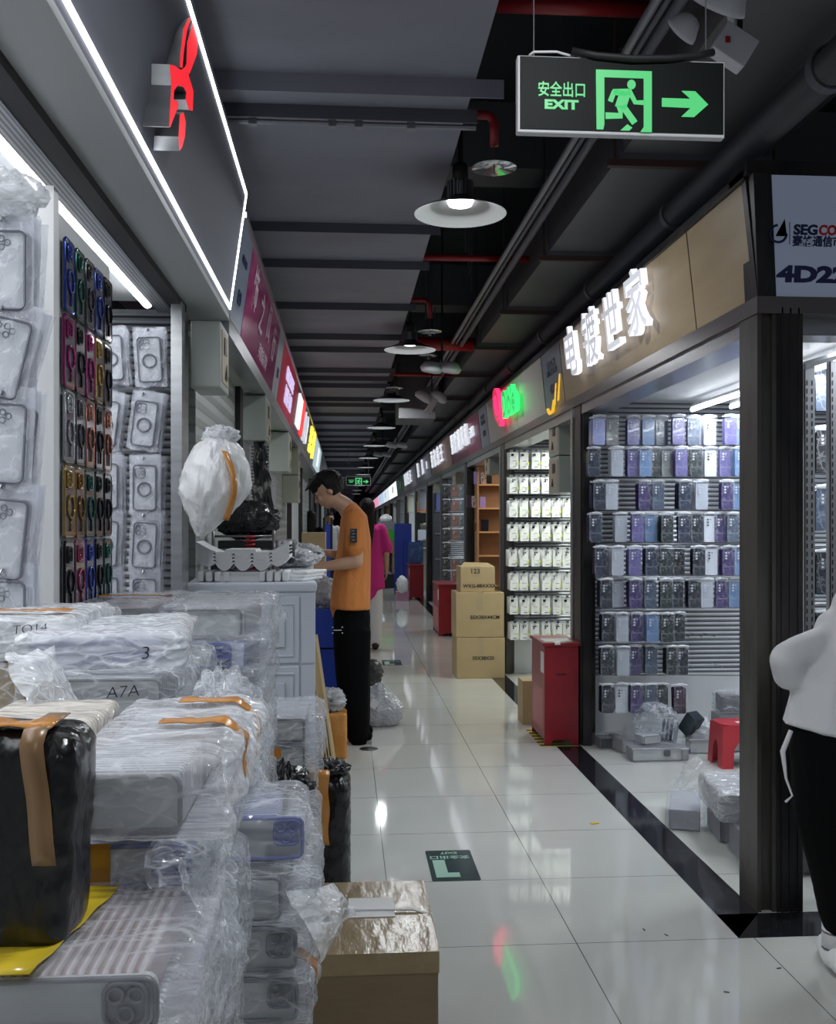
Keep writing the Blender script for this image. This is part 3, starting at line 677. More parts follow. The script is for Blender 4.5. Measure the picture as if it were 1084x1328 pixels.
MB().tube([(-.11, .0, .095), (-.06, -.006, .084), (.02, -.008, .079), (.10, -.006, .083), (.17, 0, .094), (.205, .01, .108)], .0085, 8).build('black_cable', BLACK, es, True)
for xx in (-.19, .19): MB().rod((xx, .012, .08), (xx, .012, 1.64), .0015, 6).build('hanging_wire', RIB, es)
e2 = exit_sign((.24, 18.6, 2.19), 'small distant exit sign above the man\'s head')
for xx in (-.19, .19): MB().rod((xx, .012, .08), (xx, .012, .75), .003, 6).build('hanging_wire', RIB, e2)
# ================================================================ GOODS
def WX(px, D): return (px - 448.0) * D * ct / F
def WZ(py, D): return H + (HY - py) * D / F
def WY(D, X=0): return (D - X * st) / ct
# shop lighting (ceiling panels and visible tubes)
for k in range(len(PY)):
    y0 = 3.6 if k == 0 else PY[k-1] + .1
    if k < 8:
        if k == 0:
            for xx in (2.17, 2.42): area('shop_light', (xx, 4.95, 2.07), .05, 2.1, 15, color=(.84, .91, 1))
        else:
            area('shop_light', (2.1, (y0 + PY[k]) / 2 + .3, 2.14), .25, 1.1, (0, 30, 13, 15, 10, 12, 16, 18)[k], color=((.95, 1, .9) if k == 1 else (1, .85, .7) if k == 2 else (.86, .93, 1)))
area('shop_light', (3.1, 4.9, 2.12), .8, 1.6, 7, color=(.88, .94, 1))
for k, (x, y0, y1, z) in enumerate(((2.17, 3.9, 6.1, 2.10), (2.42, 3.9, 6.1, 2.12))):
    tube_light('tube_light', (x, y0, z), (x, y1, z), .014, ['nearer glowing tube light under the ceiling of the dark case shop', 'farther glowing tube light under the ceiling of the dark case shop'][k])
for k, (x, y) in enumerate(((1.85, 7.9), (2.2, 8.4))):
    t = thing('downlight', ['left round ceiling light over the white packs', 'right round ceiling light over the white packs'][k], 'light', (x, y, 2.166)); MB().lathe([(0, 0), (.09, 0), (.1, .004)], n=20).build('lens', TUBE, t)
area('left_shop_light', (-1.35, 1.9, 2.2), 1.0, 3.4, 34, color=(.93, .96, 1))
for k in range(1, 6): area('left_shop_light', (-1.5, (LY[k-1] + LY[k]) / 2, 2.15), 1.2, 1.8, 10)
tube_light('tube_light', (-.73, .2, 2.195), (-.73, 3.74, 2.195), .017, 'long white tube light inside the first left shop, along its shutter track')

# ---- phone cases in hanging packs
def plate(mb, w, h, y0, y1, r, mi=0, cx=0, cz=0, cap=None):      # rounded plate facing -y
    P = rrect(w, h, r); mb.prism(P[::-1], -y0, -y1, lambda u, v, d: Vector((cx + u, -d, cz + v)), mi, cap); return mb
def ring(mb, r, t, y, cx, cz, n=20, mi=0, rz=None):
    mb.tube([(cx + r*math.cos(2*PI*i/n), y, cz + (rz or r)*math.sin(2*PI*i/n)) for i in range(n+1)], t, 5, mi, False)
COLS = {'L': ((.30, .34, .62), 'lilac-blue'), 'G': ((.17, .18, .18), 'grey'), 'P': ((.11, .095, .26), 'purple-blue'), 'S': ((.12, .21, .38), 'sky blue'), 'T': ((.055, .08, .13), 'slate blue'),
        'W': ((.60, .63, .70), 'white'), 'g': ((.38, .41, .47), 'pale grey'), 'N': ((.014, .022, .050), 'navy'), 'K': ((.012, .022, .022), 'dark green'), 'V': ((.045, .028, .12), 'violet'), 'D': ((.009, .013, .024), 'dark slate'),
        'B': ((.004, .004, .005), 'black'), 'M': ((.04, .02, .05), 'plum'), 'O': ((.05, .07, .08), 'smoky'), 'R': ((.20, .09, .06), 'brown')}
CM = {k: mat('case_' + v[1].replace(' ', '_').replace('-', '_'), v[0], .22, spec=.6, coat=.3) for k, v in COLS.items()}
LENS = mat('lens_mark', (.5, .52, .56), .3); LENSK = mat('lens_black', (.01, .01, .012), .2)
_pk = {}
def pack_meshes(c, w=.074, h=.152):
    if (c, w) in _pk: return _pk[(c, w)]
    a = MB(); plate(a, w, h, 0, .011, .010)
    b = MB()
    for zz in (0, -.017, -.034): b.cbox((-w*.24, -.0125, h*.36 + zz), (.010, .002, .010))
    b.cbox((-w*.02, -.0125, h*.36), (.006, .002, .006))
    f = MB(); hw, hh = w*.5 + .005, h*.5 + .004
    n = 7; vs = []; rnd = random.Random(hash(c) % 97 if False else ord(c))
    for j in range(9):
        for i in range(n):
            u = -1 + 2*i/(n-1); v = -1 + 2*j/8
            top = 1.0 if j < 8 else 1.0
            vs.append((u*hw*(1 if j < 7 else .96), -.017 - .004*(1-u*u)*rnd.uniform(.2, 1.2) - (.004 if j == 8 else 0), v*hh + (.018 if j == 8 else 0)))
    f.add(vs, [(j*n+i, j*n+i+1, (j+1)*n+i+1, (j+1)*n+i) for j in range(8) for i in range(n-1)])
    hb = MB(); hb.tube([(-hw*.9, -.006, hh + .01), (0, -.01, hh + .016), (hw*.9, -.006, hh + .01)], .007, 6)
    back = MB(); plate(back, w, h, 0, .010, .010); back.tube([(-hw*.9, -.005, hh + .008), (hw*.9, -.005, hh + .008)], .005, 5, 1)
    _pk[(c, w)] = (a.mesh('case', CM[c]), b.mesh('camera_dots', LENS if c not in 'W' else LENSK), f.mesh('clear_bag', FILMB, True), hb.mesh('bag_top', FILMW, True), back.mesh('case', [CM[c], FILMW]))
    return _pk[(c, w)]
hookm = MB().tube([(0, .22, 0), (0, 0, 0), (0, -.004, .012)], .0022, 5).mesh('hook', CHROME)
def pack_bunch(c, x, y, z, n, label, group, w=.074, h=.152, dy=.030, rz=0.0, rear='case packs hanging behind the front ones', rname='phone_case_pack'):
    ms = pack_meshes(c, w, h)
    t = thing(rname, label, 'phone case', (x, y, z), rz, group)
    for me, nm in zip(ms[:4], ('case', 'camera_dots', 'clear_bag', 'bag_top')): link(me, nm, t)
    for k in range(1, n):
        o = link(ms[4], rname, None, (x + random.uniform(-.004, .004), y + k*dy, z + random.uniform(-.002, .003)), (0, random.uniform(-.03, .03), 0))
        tag(o, rear, 'phone case', rear)
    return t
def wall_hook(x, y, z):
    o = link(hookm, 'display_hook', None, (x, y, z)); return tag(o, 'bare chrome display hook on the slatted wall', 'hook', 'bare display hooks')
ROWS = ['120L 200G 310P 390S 470T 540P 640T 725W 820P 885S', '95N 212g 310P 370S 430K 495G 555P 640K 725W 805P 875S 940K', '125N 190g 375V 450T 580N 665g 800V 875S 945K',
        '105N 245g 330P 412S 485K 575N 650D 722W 780V 835T 925K', '130N 215g 305P 395N 480K 560B 650D 735W 815V 885S 935K', '155D 230g 310V 395T 475K 550D 635D 705g 790V 865S 945N',
        '125D 180g 240V 300S 358K 418D', '115D 180g 240V 305T 385K 425D', '120D 180W 237V 295T 345K 410M']
YT = [541, 582, 625, 667, 710, 752, 796, 839, 888]
random.seed(11)
D0 = 6.02
for r, row in enumerate(ROWS):
    it = row.split(); z = WZ(YT[r] + 19, D0)
    for c, s in enumerate(it):
        u, col = float(s[:-1]), s[-1]
        px = (740 + (u + 30) * .2399) if r < 6 else (740 + (u + 27) * .3173)
        dep = random.uniform(-.05, .03)
        x = WX(px, D0)
        nn = random.choice((2, 3, 3, 4))
        pack_bunch(col, x, WY(D0, x) + dep, z, nn, '%s phone case, %s from left, %s row of the dark case wall' % (COLS[col][1], ORD[c], ORD[r]), 'front packs on the dark case wall', rz=random.uniform(-.04, .04),
                   h=.158, rear='phone case pack hanging behind another in the %s row of the dark case wall' % ORD[r])
    q = MB().rod((WX(755, 6.2), WY(6.25), z + .10), (2.75, WY(6.25) - .15, z + .10), .004, 6)
    tag(q.build('display_rail', CHROME), 'thin chrome rail above the %s row of the dark case wall' % ORD[r], 'rail')
for zz, xs_ in ((WZ(829, 6.1), (893, 910, 928, 946)), (WZ(870, 6.1), (900, 917, 958))):
    for px in xs_:
        x = WX(px, 6.0); wall_hook(x, 6.08, zz)
# right end of the same wall, seen through the side opening
# white packs (second shop)
WCARD = mat('white_card_pack', (.80, .82, .82), .4); TAGY = mat('yellow_green_tag', (.62, .72, .03), .4); ORG = mat('orange_print', (.8, .25, .05), .4)
a = MB(); plate(a, .078, .150, 0, .018, .004); wp_body = a.mesh('white_pack', WCARD)
marks = []
for v in range(3):
    q = MB()
    if v == 0:
        q.cbox((-.018, -.019, .050), (.024, .002, .022)); q.cbox((0.0, -.019, -.005), (.034, .0015, .004))
    elif v == 1:
        for k in range(3): q.cbox((-.028, -.019, .056 - k*.014), (.009, .002, .009))
        q.cbox((.002, -.019, -.01), (.04, .0015, .003))
    else:
        for k in range(2): q.cbox((-.012 + .017*k, -.019, .050), (.012, .002, .012))
        q.cbox((-.012, -.019, .034), (.012, .002, .012)); q.cbox((.004, -.019, -.02), (.04, .0015, .003))
    q.cbox((0, -.019, -.056), (.03, .0015, .005)); marks.append(q.mesh('print', LENSK))
tagm = MB().cbox((.036, -.020, -.025), (.013, .003, .022)).mesh('yellow_tag', TAGY)
hdr = MB().cbox((0, -.012, .086), (.080, .016, .020)).mesh('bag_header', FILM); hk = MB().cbox((0, -.016, .088), (.022, .016, .014)).mesh('hang_hole', LENSK)
orp = MB(); plate(orp, .062, .06, .018, .021, .01, 0, 0, -.012); orp = orp.mesh('orange_case_print', ORG)
rowz = [583.5, 615.5, 646, 677, 710, 741, 772, 805]; colx = [666, 680, 694, 708, 722, 735]
for r in range(8):
    for c in range(6):
        px = colx[c] + random.uniform(-1, 1); D = 8.99; x = WX(px, D); z = WZ(rowz[r] + 14, D)
        if px > 748: continue
        t = thing('white_case_pack', 'white case pack, %s from left, %s row of the white pack wall' % (ORD[c], ORD[r]), 'phone case', (x, WY(D, x) + random.uniform(-.02, .01), z), random.uniform(-.05, .05), 'front packs on the white wall')
        link(wp_body, 'white_pack', t); link(marks[(r*5 + c*3) % 3], 'print', t); link(tagm, 'yellow_tag', t); link(hdr, 'bag_header', t); link(hk, 'hang_hole', t)
        if r == 2 and c == 4: link(orp, 'orange_print', t); t['label'] = 'white pack printed with an orange case, third row of the white pack wall'
        for k in range(2):
            o = link(wp_body, 'white_case_pack', None, (x - .004, t.location.y + .06 + k*.055, z + .002)); tag(o, 'white pack hanging behind a front one in the %s row of the white pack wall' % ORD[r], 'phone case', 'rear white packs')
# wooden shelves shop (third)
yS = PY[2]
t = thing('wooden_shelf_unit', 'honey wood shelf unit in the shop behind the stacked cartons', 'shelf', (1.62, yS - .02, 0))
Q = MB().box(-.04, 1.4, -.02, 0, 0, 2.16).build('back_board', PINE, t)
SZ = [1.98 - .0, 1.62, 1.27, .93, .60, .27]; SPY = [589, 628, 659, 690, 721, 760]
SZ = [WZ(p_, 11.75) for p_ in SPY]
for z in SZ: MB().box(-.04, 1.4, -.26, -.02, z - .012, z + .006).build('shelf_board', mat('shelf_edge', (.62, .36, .16), .4) if 'shelf_edge' not in bpy.data.materials else bpy.data.materials['shelf_edge'], t)
MB().box(-.06, -.04, -.26, 0, 0, 2.16).build('side_panel', PINE, t)
def shelf_case(px, row, col, w, h, label):
    D = 11.68; x = WX(px, D); o = MB(); plate(o, w, h, 0, .03, .008); 
    t2 = thing('boxed_case', label, 'phone case', (x, WY(D, x), SZ[row] + .008 + h/2)); o.build('case_body', col, t2); t2.location.y = 11.80
    q = MB(); plate(q, w*.3, w*.3, .030, .033, .006, 0, -w*.2, h*.5 - w*.28); q.build('camera_island', LENSK if col not in (CM['B'],) else LENS, t2)
redm = mat('red_card_box', (.40, .02, .04), .4); lil = mat('lilac_case', (.38, .30, .75), .35); cr = mat('floral_case', (.55, .50, .45), .4, noise_=((50, 50, 50), (.15, .05, .08), .45, .6))
for px, row, col, w, h, lb in ((613.5, 1-1, redm, .085, .17, 'red box standing on the top wooden shelf'), (622, 0, CM['B'], .07, .16, 'black boxed case on the top wooden shelf'), (632, 0, CM['N'], .08, .16, 'navy box on the top wooden shelf, right of the black one'), (640, 0, CM['N'], .06, .16, 'navy box at the right end of the top wooden shelf'),
      (612, 1, CM['B'], .07, .15, 'black case leaning on the second wooden shelf'), (621, 1, lil, .07, .15, 'lilac case on the second wooden shelf'), (630, 1, cr, .07, .14, 'patterned case on the second wooden shelf'), (638, 1, CM['B'], .06, .14, 'black case right of the patterned one on the second wooden shelf'),
      (611, 2, CM['M'], .05, .15, 'plum case on the third wooden shelf'), (618.5, 2, cr, .07, .14, 'cream patterned pouch on the third wooden shelf'), (629, 2, lil, .07, .13, 'lilac pouch on the third wooden shelf'),
      (622, 3, CM['R'], .07, .10, 'brown pouch on the fourth wooden shelf'), (632, 3, CM['D'], .09, .14, 'dark pouch on the fourth wooden shelf')):
    shelf_case(px, row, col, w, h, lb)
# fourth shop: dark and brown packs
for r in range(8):
    for c, col in enumerate(('B', 'R', 'O')):
        D = 14.7; px = (579, 591, 600)[c] ; x = WX(px, D); z = WZ((641, 660, 679.5, 698, 716, 736, 752, 770)[r] - 4, D)
        if r in (4,) and c: continue
        pack_bunch(col, x, WY(D, x), z, 2, '%s phone case pack, %s row of the narrow wall behind the second red box' % (COLS[col][1], ORD[r]), 'packs on the narrow far wall', w=.12, h=.16, rear='case pack behind another on the narrow far wall')
    MB_ = MB().box(1.62, 2.0, 14.62, 14.66, z + .09, z + .105); tag(MB_.build('display_rail', FILMW), 'bright rail strip above the %s row of the narrow far wall' % ORD[r], 'rail')
# fifth and sixth shops: cabinet and shelves with small goods
t = thing('display_cabinet', 'dark grey display cabinet with two compartments, fifth right-hand shop', 'cabinet', (1.9, 17.55, 0))
MB().box(-.35, .9, 0, .2, 0, 2.1).build('carcass', mat('dark_cabinet', (.07, .07, .09), .4), t)
for z in (.75, 1.2, 1.6): MB().box(-.32, .8, -.02, 0, z, z + .03).build('shelf', STEEL, t)
MB().box(-.30, -.02, -.03, 0, 1.62, 2.05).build('poster', mat('blue_poster', (.12, .15, .35), .4), t)
for k, (px, py, cl, lb) in enumerate(((548, 657, 'orange', 'orange item on the cream shelf far right'), (548, 672, 'B', 'dark item below the orange one on the far cream shelf'), (549, 694, 'W', 'small white framed box on the far cream shelf'))):
    x = WX(px, 20.3); o = MB().box(x - .09, x + .09, 20.52, 20.58, WZ(py, 20.3) - .11, WZ(py, 20.3) + .11).build('boxed_case', ORG if cl == 'orange' else CM[cl]); tag(o, lb, 'box')
t = thing('cream_shelf', 'cream wall shelves with a few items, sixth right-hand shop', 'shelf', (1.6, 20.75, 0))
for py in (646, 680, 700, 712): MB().box(0, 1.2, -.25, 0, WZ(py, 20.4), WZ(py, 20.4) + .03).build('shelf_board', mat('cream_board', (.6, .55, .4), .4) if 'cream_board' not in bpy.data.materials else bpy.data.materials['cream_board'], t)

# ---- side rack of the corner shop
def upright(px, D, label):
    x = WX(px, D); y = WY(D, x); t = thing('rack_upright', label, 'shelving post', (x, y, 0)); z1 = WZ(475 if px < 1060 else 468, D)
    MB().box(-.022, .022, 0, .003, 0, z1).box(-.022, -.019, 0, .035, 0, z1).build('angle_post', mat('rack_grey', (.30, .31, .33), .4) if 'rack_grey' not in bpy.data.materials else bpy.data.materials['rack_grey'], t)
    q = MB(); z = .1
    while z < z1 - .05:
        for xx in (-.012, .010): q.cbox((xx, -.0005, z), (.005, .002, .020))
        z += .034
    q.build('slots', INK, t)
upright(1050, 4.15, 'left perforated grey rack post seen right of the corner pillar')
upright(1083, 4.15, 'right perforated grey rack post at the edge of the photo')
t = thing('rack_beam', 'perforated grey top bar joining the rack posts', 'shelving bar', (0, 0, 0)); a_, b_ = pt(1043, 474, 4.14), pt(1095, 458, 4.14)
MB().tube([a_, b_], .016, 4).build('bar', bpy.data.materials['rack_grey'], t)
random.seed(5)
for r, (yt, yb) in enumerate(((474, 532), (551, 613), (627, 690), (712, 772), (792, 850))):
    D = 4.6; z = (WZ(yt, D) + WZ(yb, D)) / 2 - .01; 
    for c, px in enumerate((1037, 1072, 1100)):
        x = WX(px, D); col = ('O', 'D', 'B')[(r + c) % 3] if not (r in (0, 2) and c == 1) else 'T'
        pack_bunch(col, x, WY(D, x), z, 4, '%s large pack, %s column, %s row on the rack right of the pillar' % (COLS[col][1], ORD[c], ORD[r]), 'packs on the side rack', w=.105, h=.19, dy=.03, rear='pack hanging behind another on the rack right of the pillar')
    x0, x1 = WX(1020, D), 2.62
    q = MB().rod((x0, WY(4.68), z + .125), (x1, WY(4.68), z + .125), .006, 6).box(x0, x1, WY(4.7), WY(4.74), z + .105, z + .13)
    tag(q.build('display_rail', CHROME), 'shiny rail over the %s row of the rack right of the pillar' % ORD[r], 'rail')
area('rack_light', (2.4, 4.0, 2.1), .8, .5, 10, color=(.9, .95, 1))

# ---- first left shop: display stand with coloured cases
t = thing('display_stand', 'white display stand with a thick white front post', 'display stand', (-.66, 2.285, 0))
MB().box(-.016, .020, -.045, -.005, 0, 2.125).build('corner_post', WHITE, t)
MB().box(-.03, 0, -.005, .56, 0, 2.10).build('white_back_board', SHOPW, t)
MB().box(-1.2, -.012, -.02, -.005, 0, 2.085).build('side_board', mat('grey_panel_left', (.45, .46, .50), .5), t)
def chrome(name, c): return mat(name, tuple(v*.75 for v in c), .15, .85)
CH = {'blue': chrome('blue_chrome', (.05, .09, .45)), 'green': chrome('green_chrome', (.02, .12, .09)), 'graphite': chrome('graphite_chrome', (.10, .10, .11)), 'magenta': chrome('magenta_chrome', (.42, .03, .20)), 'black': chrome('black_chrome', (.02, .02, .022)),
      'gold': chrome('gold_chrome', (.55, .36, .10)), 'rose': chrome('rose_chrome', (.48, .20, .14)), 'silver': chrome('silver_chrome', (.55, .56, .58)), 'bronze': chrome('bronze_chrome', (.35, .17, .05)), 'pink': chrome('pink_chrome', (.45, .10, .18))}
CLB = mat('tinted_clear_back', (.16, .16, .19), .12, spec=.8, coat=.6)
W_, H_ = .082, .165
def px_plate(mb, w, h, x0, x1, r, cy=0, cz=0):      # plate facing +x
    P = rrect(w, h, r); return mb.prism(P, x0, x1, lambda u, v, d: Vector((d, cy + u, cz + v)))
def outline_x(mb, w, h, r, x, t_, cy=0, cz=0):
    P = rrect(w, h, r); P.append(P[0]); return mb.tube([(x, cy + u, cz + v) for u, v in P], t_, 6, 0, False)
bb = MB(); px_plate(bb, W_, H_, .002, .009, .012); case_back = bb.mesh('clear_back', CLB)
q = MB(); outline_x(q, W_, H_, .012, .007, .0036); fr = q
q2 = MB(); outline_x(q2, .036, .036, .009, .012, .003, -.014, .052)
for dy, dz in ((-.008, .008), (.008, .008), (0, -.008)): q2.tube([(.013, -.014 + dy + .006*math.cos(i*PI/6), .052 + dz + .006*math.sin(i*PI/6)) for i in range(13)], .0016, 5, 0, False)
q3 = MB().tube([(.012, .026*math.cos(i*PI/12), -.012 + .026*math.sin(i*PI/12)) for i in range(25)], .0034, 6, 0, False); q3.cbox((.012, 0, -.055), (.004, .007, .03))
grid = ['blue green graphite blue black', 'magenta black magenta gold black', 'silver graphite rose black rose', 'gold bronze green black black', 'black pink blue black green']
for r, row in enumerate(grid):
    for c, cn in enumerate(row.split()):
        y = 2.345 + .047 + c*.094; z = (2.046, 1.868, 1.692, 1.516, 1.340)[r] - .083
        t = thing('phone_case', '%s-framed clear phone case, %s from left in the %s row of the white stand' % (cn, ORD[c], ORD[r]), 'phone case', (-.655, y, z), random.uniform(-.03, .03), 'coloured cases on the white stand')
        link(case_back, 'clear_back', t)
        for nm, qq in (('frame', fr), ('camera_surround', q2), ('magnetic_ring', q3)):
            key = nm + cn
            if key not in bpy.data.meshes: me = qq.mesh(key, CH[cn], True)
            link(bpy.data.meshes[key], nm, t)

# ---- frosted cases in bags (left shop)
FROST = mat('frosted_case', (.62, .64, .68), .35, spec=.5); FEDGE = mat('frosted_edge', (.15, .16, .20), .3)
def frost_meshes(style, w=.080, h=.160):
    a = MB(); plate(a, w, h, 0, .008, .012)
    b = MB(); P = rrect(w, h, .012); P.append(P[0]); b.tube([(u, -.008, v) for u, v in P], .003, 5, 0, False)
    if style == 'mag':
        ring(b, .023, .0042, -.0095, 0, -.006)
        P = rrect(.036, .036, .010); P.append(P[0]); b.tube([(u - .016, -.0095, v + .054) for u, v in P], .0018, 5, 0, False)
        for dx, dz in ((-.008, .008), (-.008, -.008), (.009, 0)): ring(b, .0065, .0014, -.0095, -.016 + dx, .054 + dz, 10)
    else:
        plate(b, w*.94, .040, .008, .010, .006, 1, 0, .055)
        for dx, dz in ((-.024, .064), (-.024, .047), (-.006, .064), (-.006, .047), (.006, .056)): ring(b, .006, .0015, -.011, dx, dz, 10)
    return a.mesh('case_back', FROST), b.mesh('outline', [FEDGE, mat('camera_bar_' + style, (.06, .065, .10), .3)])
BAG = film('bag_film', (.82, .84, .92), .20, .50, (9, 9, 4), .16, .003)
def bag_mesh(w, h, seed, puff=.010):
    rnd = random.Random(seed); n, k = 11, 15; vs = []; fs = []
    for s_ in (0, 1):
        for j in range(k):
            for i in range(n):
                u = -1 + 2*i/(n-1); v = -1 + 2*j/(k-1)
                p = Vector((u*2.1 + seed, v*1.7, s_*5)); nz = noise.noise(p*1.6)
                th = puff*(1-abs(u)**3)*(1-abs(v)**4)
                vs.append((u*w*(1 + .05*noise.noise(p + Vector((9, 0, 0)))), (-1 if s_ == 0 else 1)*th - .012*nz*(1 if s_ == 0 else .6)*.7, v*h + .010*noise.noise(p + Vector((0, 7, 0)))))
        b0 = s_*n*k
        fs += [((b0+j*n+i, b0+j*n+i+1, b0+(j+1)*n+i+1, b0+(j+1)*n+i) if s_ == 0 else (b0+j*n+i, b0+(j+1)*n+i, b0+(j+1)*n+i+1, b0+j*n+i+1)) for j in range(k-1) for i in range(n-1)]
    return MB().add(vs, fs).mesh('plastic_bag', BAG, True)
BAGS = [bag_mesh(.056, .108, s) for s in range(5)]
fm = {'mag': frost_meshes('mag'), 'bar': frost_meshes('bar')}
def bag_bunch(x, y, z, n, style, label, dy=.018, hook=True, tilt=0.0, sc=1.0, rear='bagged frosted phone case hanging behind the front one'):
    for k in range(n):
        t = thing('bagged_phone_case', label if k == 0 else rear, 'phone case', (x + (random.uniform(-.008, .008) if k else 0), y + k*dy, z + random.uniform(-.004, .004)), random.uniform(-.05, .05), None if k == 0 else rear)
        t.rotation_euler.y = tilt + (random.uniform(-.06, .06) if k else 0); t.scale = (sc, 1, sc)
        link(fm[style][0], 'case_back', t, (0, 0, -.010)); link(fm[style][1], 'outline', t, (0, 0, -.010)); b_ = link(BAGS[(k + int(z*50)) % 5], 'plastic_bag', t)
    if hook: tag(MB().tube([(x - .004, y + n*dy + .02, z + .098*sc), (x - .004, y - .01, z + .098*sc), (x - .004, y - .016, z + .088*sc)], .003, 6).build('hanging_hook', CHROME), 'chrome hook in front of a bagged case, ' + ('left shop back wall' if 'ring' in label else 'beside the white post'), 'hook', 'hooks ' + ('on the back slatted wall' if 'ring' in label else 'left of the white post'))
random.seed(21)
for r, pyc in enumerate((462, 545, 628, 702, 775)):
    for c, px in enumerate((202, 152)):
        D = 3.62; x = WX(px - (8 if r in (0,) else 14), D)
        bag_bunch(x, WY(D, x), WZ(pyc, D), 5, 'mag', 'bagged frosted ring case, %s column, %s row of the back slatted wall' % (('right', 'left')[c], ORD[r]), .022, True, (-.06, .12, 0, .05, 0)[r], 1.0, 'bagged ring case behind the front ones on the back slatted wall')
for r, pyc in enumerate((345, 460, 570, 690, 800)):
    for c, px in enumerate((18, -38)):
        D = 1.92 ; x = WX(px - 10, D)
        bag_bunch(x, WY(D, x), WZ(pyc, D), 5, 'bar', 'bagged wide-bar clear case, %s row, %s column left of the post' % (ORD[r], ('right', 'left')[c]), .013, True, (0, .22, .05, .1, 0)[r], .93, 'bagged case behind the front ones left of the white post')
q = MB()
# crumpled bag above the first row
def crumple(r, seed, amp=.25, freq=3.0, n=40, squash=(1, 1, 1), ridge=True):
    mb = MB(); mb.ball((0, 0, 0), 1.0, n); out = []
    for v in mb.v:
        p = Vector(v); q_ = p*freq + Vector((seed*3.1, seed*1.7, seed))
        d = 1 - abs(noise.noise(q_))*1.6 if ridge else noise.noise(q_)
        d2 = 1 - abs(noise.noise(q_*2.3))*1.5
        s_ = 1 + amp*(d - .6) + amp*.4*(d2 - .6)
        out.append((p.x*r*s_*squash[0], p.y*r*s_*squash[1], p.z*r*s_*squash[2]))
    mb.v = out; return mb
o = crumple(.085, 3, .35, 2.6, 36, (1.0, .6, .55)).build('folded_clear_bag', FILMW, None, True, (WX(15, 2.0), 1.98, WZ(268, 2.0))); tag(o, 'folded milky plastic bags above the top bagged case, upper left', 'plastic bag')
o.location.z += 0
tag(MB().rod((WX(15, 2.0), 2.09, WZ(262, 2.0)), (WX(15, 2.0), 1.93, WZ(262, 2.0)), .003, 6).build('hanging_hook', CHROME), 'hook holding the folded milky bags at upper left', 'hook')
# ================================================================ PARCELS
def wrap_mesh(sx, sy, sz, seed, amp=.010, puff=(0, 0, 0), n=34, name='plastic_wrap', m_=None, rnd=.18):
    """crinkled film bag round a block: a rounded box grid pushed about by ridged noise; puff inflates +x, -y and +z sides"""
    mb = MB(); vs = {}; V = []; Fc = []
    def vid(a, b, c):
        k = (round(a*1e4), round(b*1e4), round(c*1e4))
        if k not in vs: vs[k] = len(V); V.append(Vector((a, b, c)))
        return vs[k]
    g = [-1 + 2*i/n for i in range(n+1)]
    for ax in range(3):
        for sgn in (-1, 1):
            for i in range(n):
                for j in range(n):
                    q = []
                    for (a, b) in ((g[i], g[j]), (g[i+1], g[j]), (g[i+1], g[j+1]), (g[i], g[j+1])):
                        c = [0, 0, 0]; c[ax] = sgn; c[(ax+1) % 3] = a; c[(ax+2) % 3] = b; q.append(vid(*c))
                    Fc.append(tuple(q if sgn > 0 else q[::-1]))
    out = []
    hx, hy, hz = sx/2, sy/2, sz/2; rr = min(hx, hy, hz)*rnd*2
    for v in V:
        p = Vector((v.x*hx, v.y*hy, v.z*hz))
        inner = Vector((max(-hx+rr, min(hx-rr, p.x)), max(-hy+rr, min(hy-rr, p.y)), max(-hz+rr, min(hz-rr, p.z))))
        d = p - inner; nn = d.normalized() if d.length > 1e-6 else Vector((0, 0, 1))
        p = inner + nn*rr
        q = Vector((p.x*14, p.y*17, p.z*26)) + Vector((seed*5.3, seed*2.9, seed*1.1))
        r1 = 1 - 2*abs(noise.noise(q)); r2 = 1 - 2*abs(noise.noise(q*2.7)); 
        h = amp*.40*(.6*r1 + .5*r2 - .3)
        if v.x > .3: h += .5*puff[0]*(v.x - .3)*(.6 + noise.noise(p*9 + Vector((seed, 0, 0))))
        if v.x > .8 and abs(v.z) < .9: p.x += puff[0]*.6*(.35 + noise.noise(Vector((seed*3.1, p.y*9, p.z*22))))
        if v.z < -.6 and puff[2]: h *= .3
        p += nn*(h + .003)
        p.z = max(p.z, -hz)
        out.append(tuple(p))
    return MB().add(out, Fc).mesh(name, m_ or FILM, True)
BUN = striped('bundled_case_edges', (.60, .62, .66), (.30, .31, .35), 1/.011, 1, .25, 0, .25, .6, .003)
BUNB = striped('bundled_blue_edges', (.50, .53, .66), (.16, .20, .42), 1/.011, 1, .25, 0, .25, .6, .003)
BUNP = striped('bundled_pink_edges', (.66, .60, .64), (.42, .32, .38), 1/.011, 1, .25, 0, .25, .6, .003)
BUNG = striped('bundled_smoky_edges', (.36, .36, .38), (.12, .12, .13), 1/.011, 1, .25, 0, .3, .7, .003)
BUNK = striped('bundled_black_edges', (.05, .055, .065), (.20, .21, .23), 1/.014, 1, .3, 0, .6, .9, .003)
FACE = mat('case_face', (.50, .525, .53), .25, spec=.5, coat=.2); FEB = mat('case_blue_edge', (.10, .13, .38), .2); FEG = mat('case_grey_edge', (.16, .165, .18), .25); FEK = mat('case_black_face', (.03, .033, .04), .3)
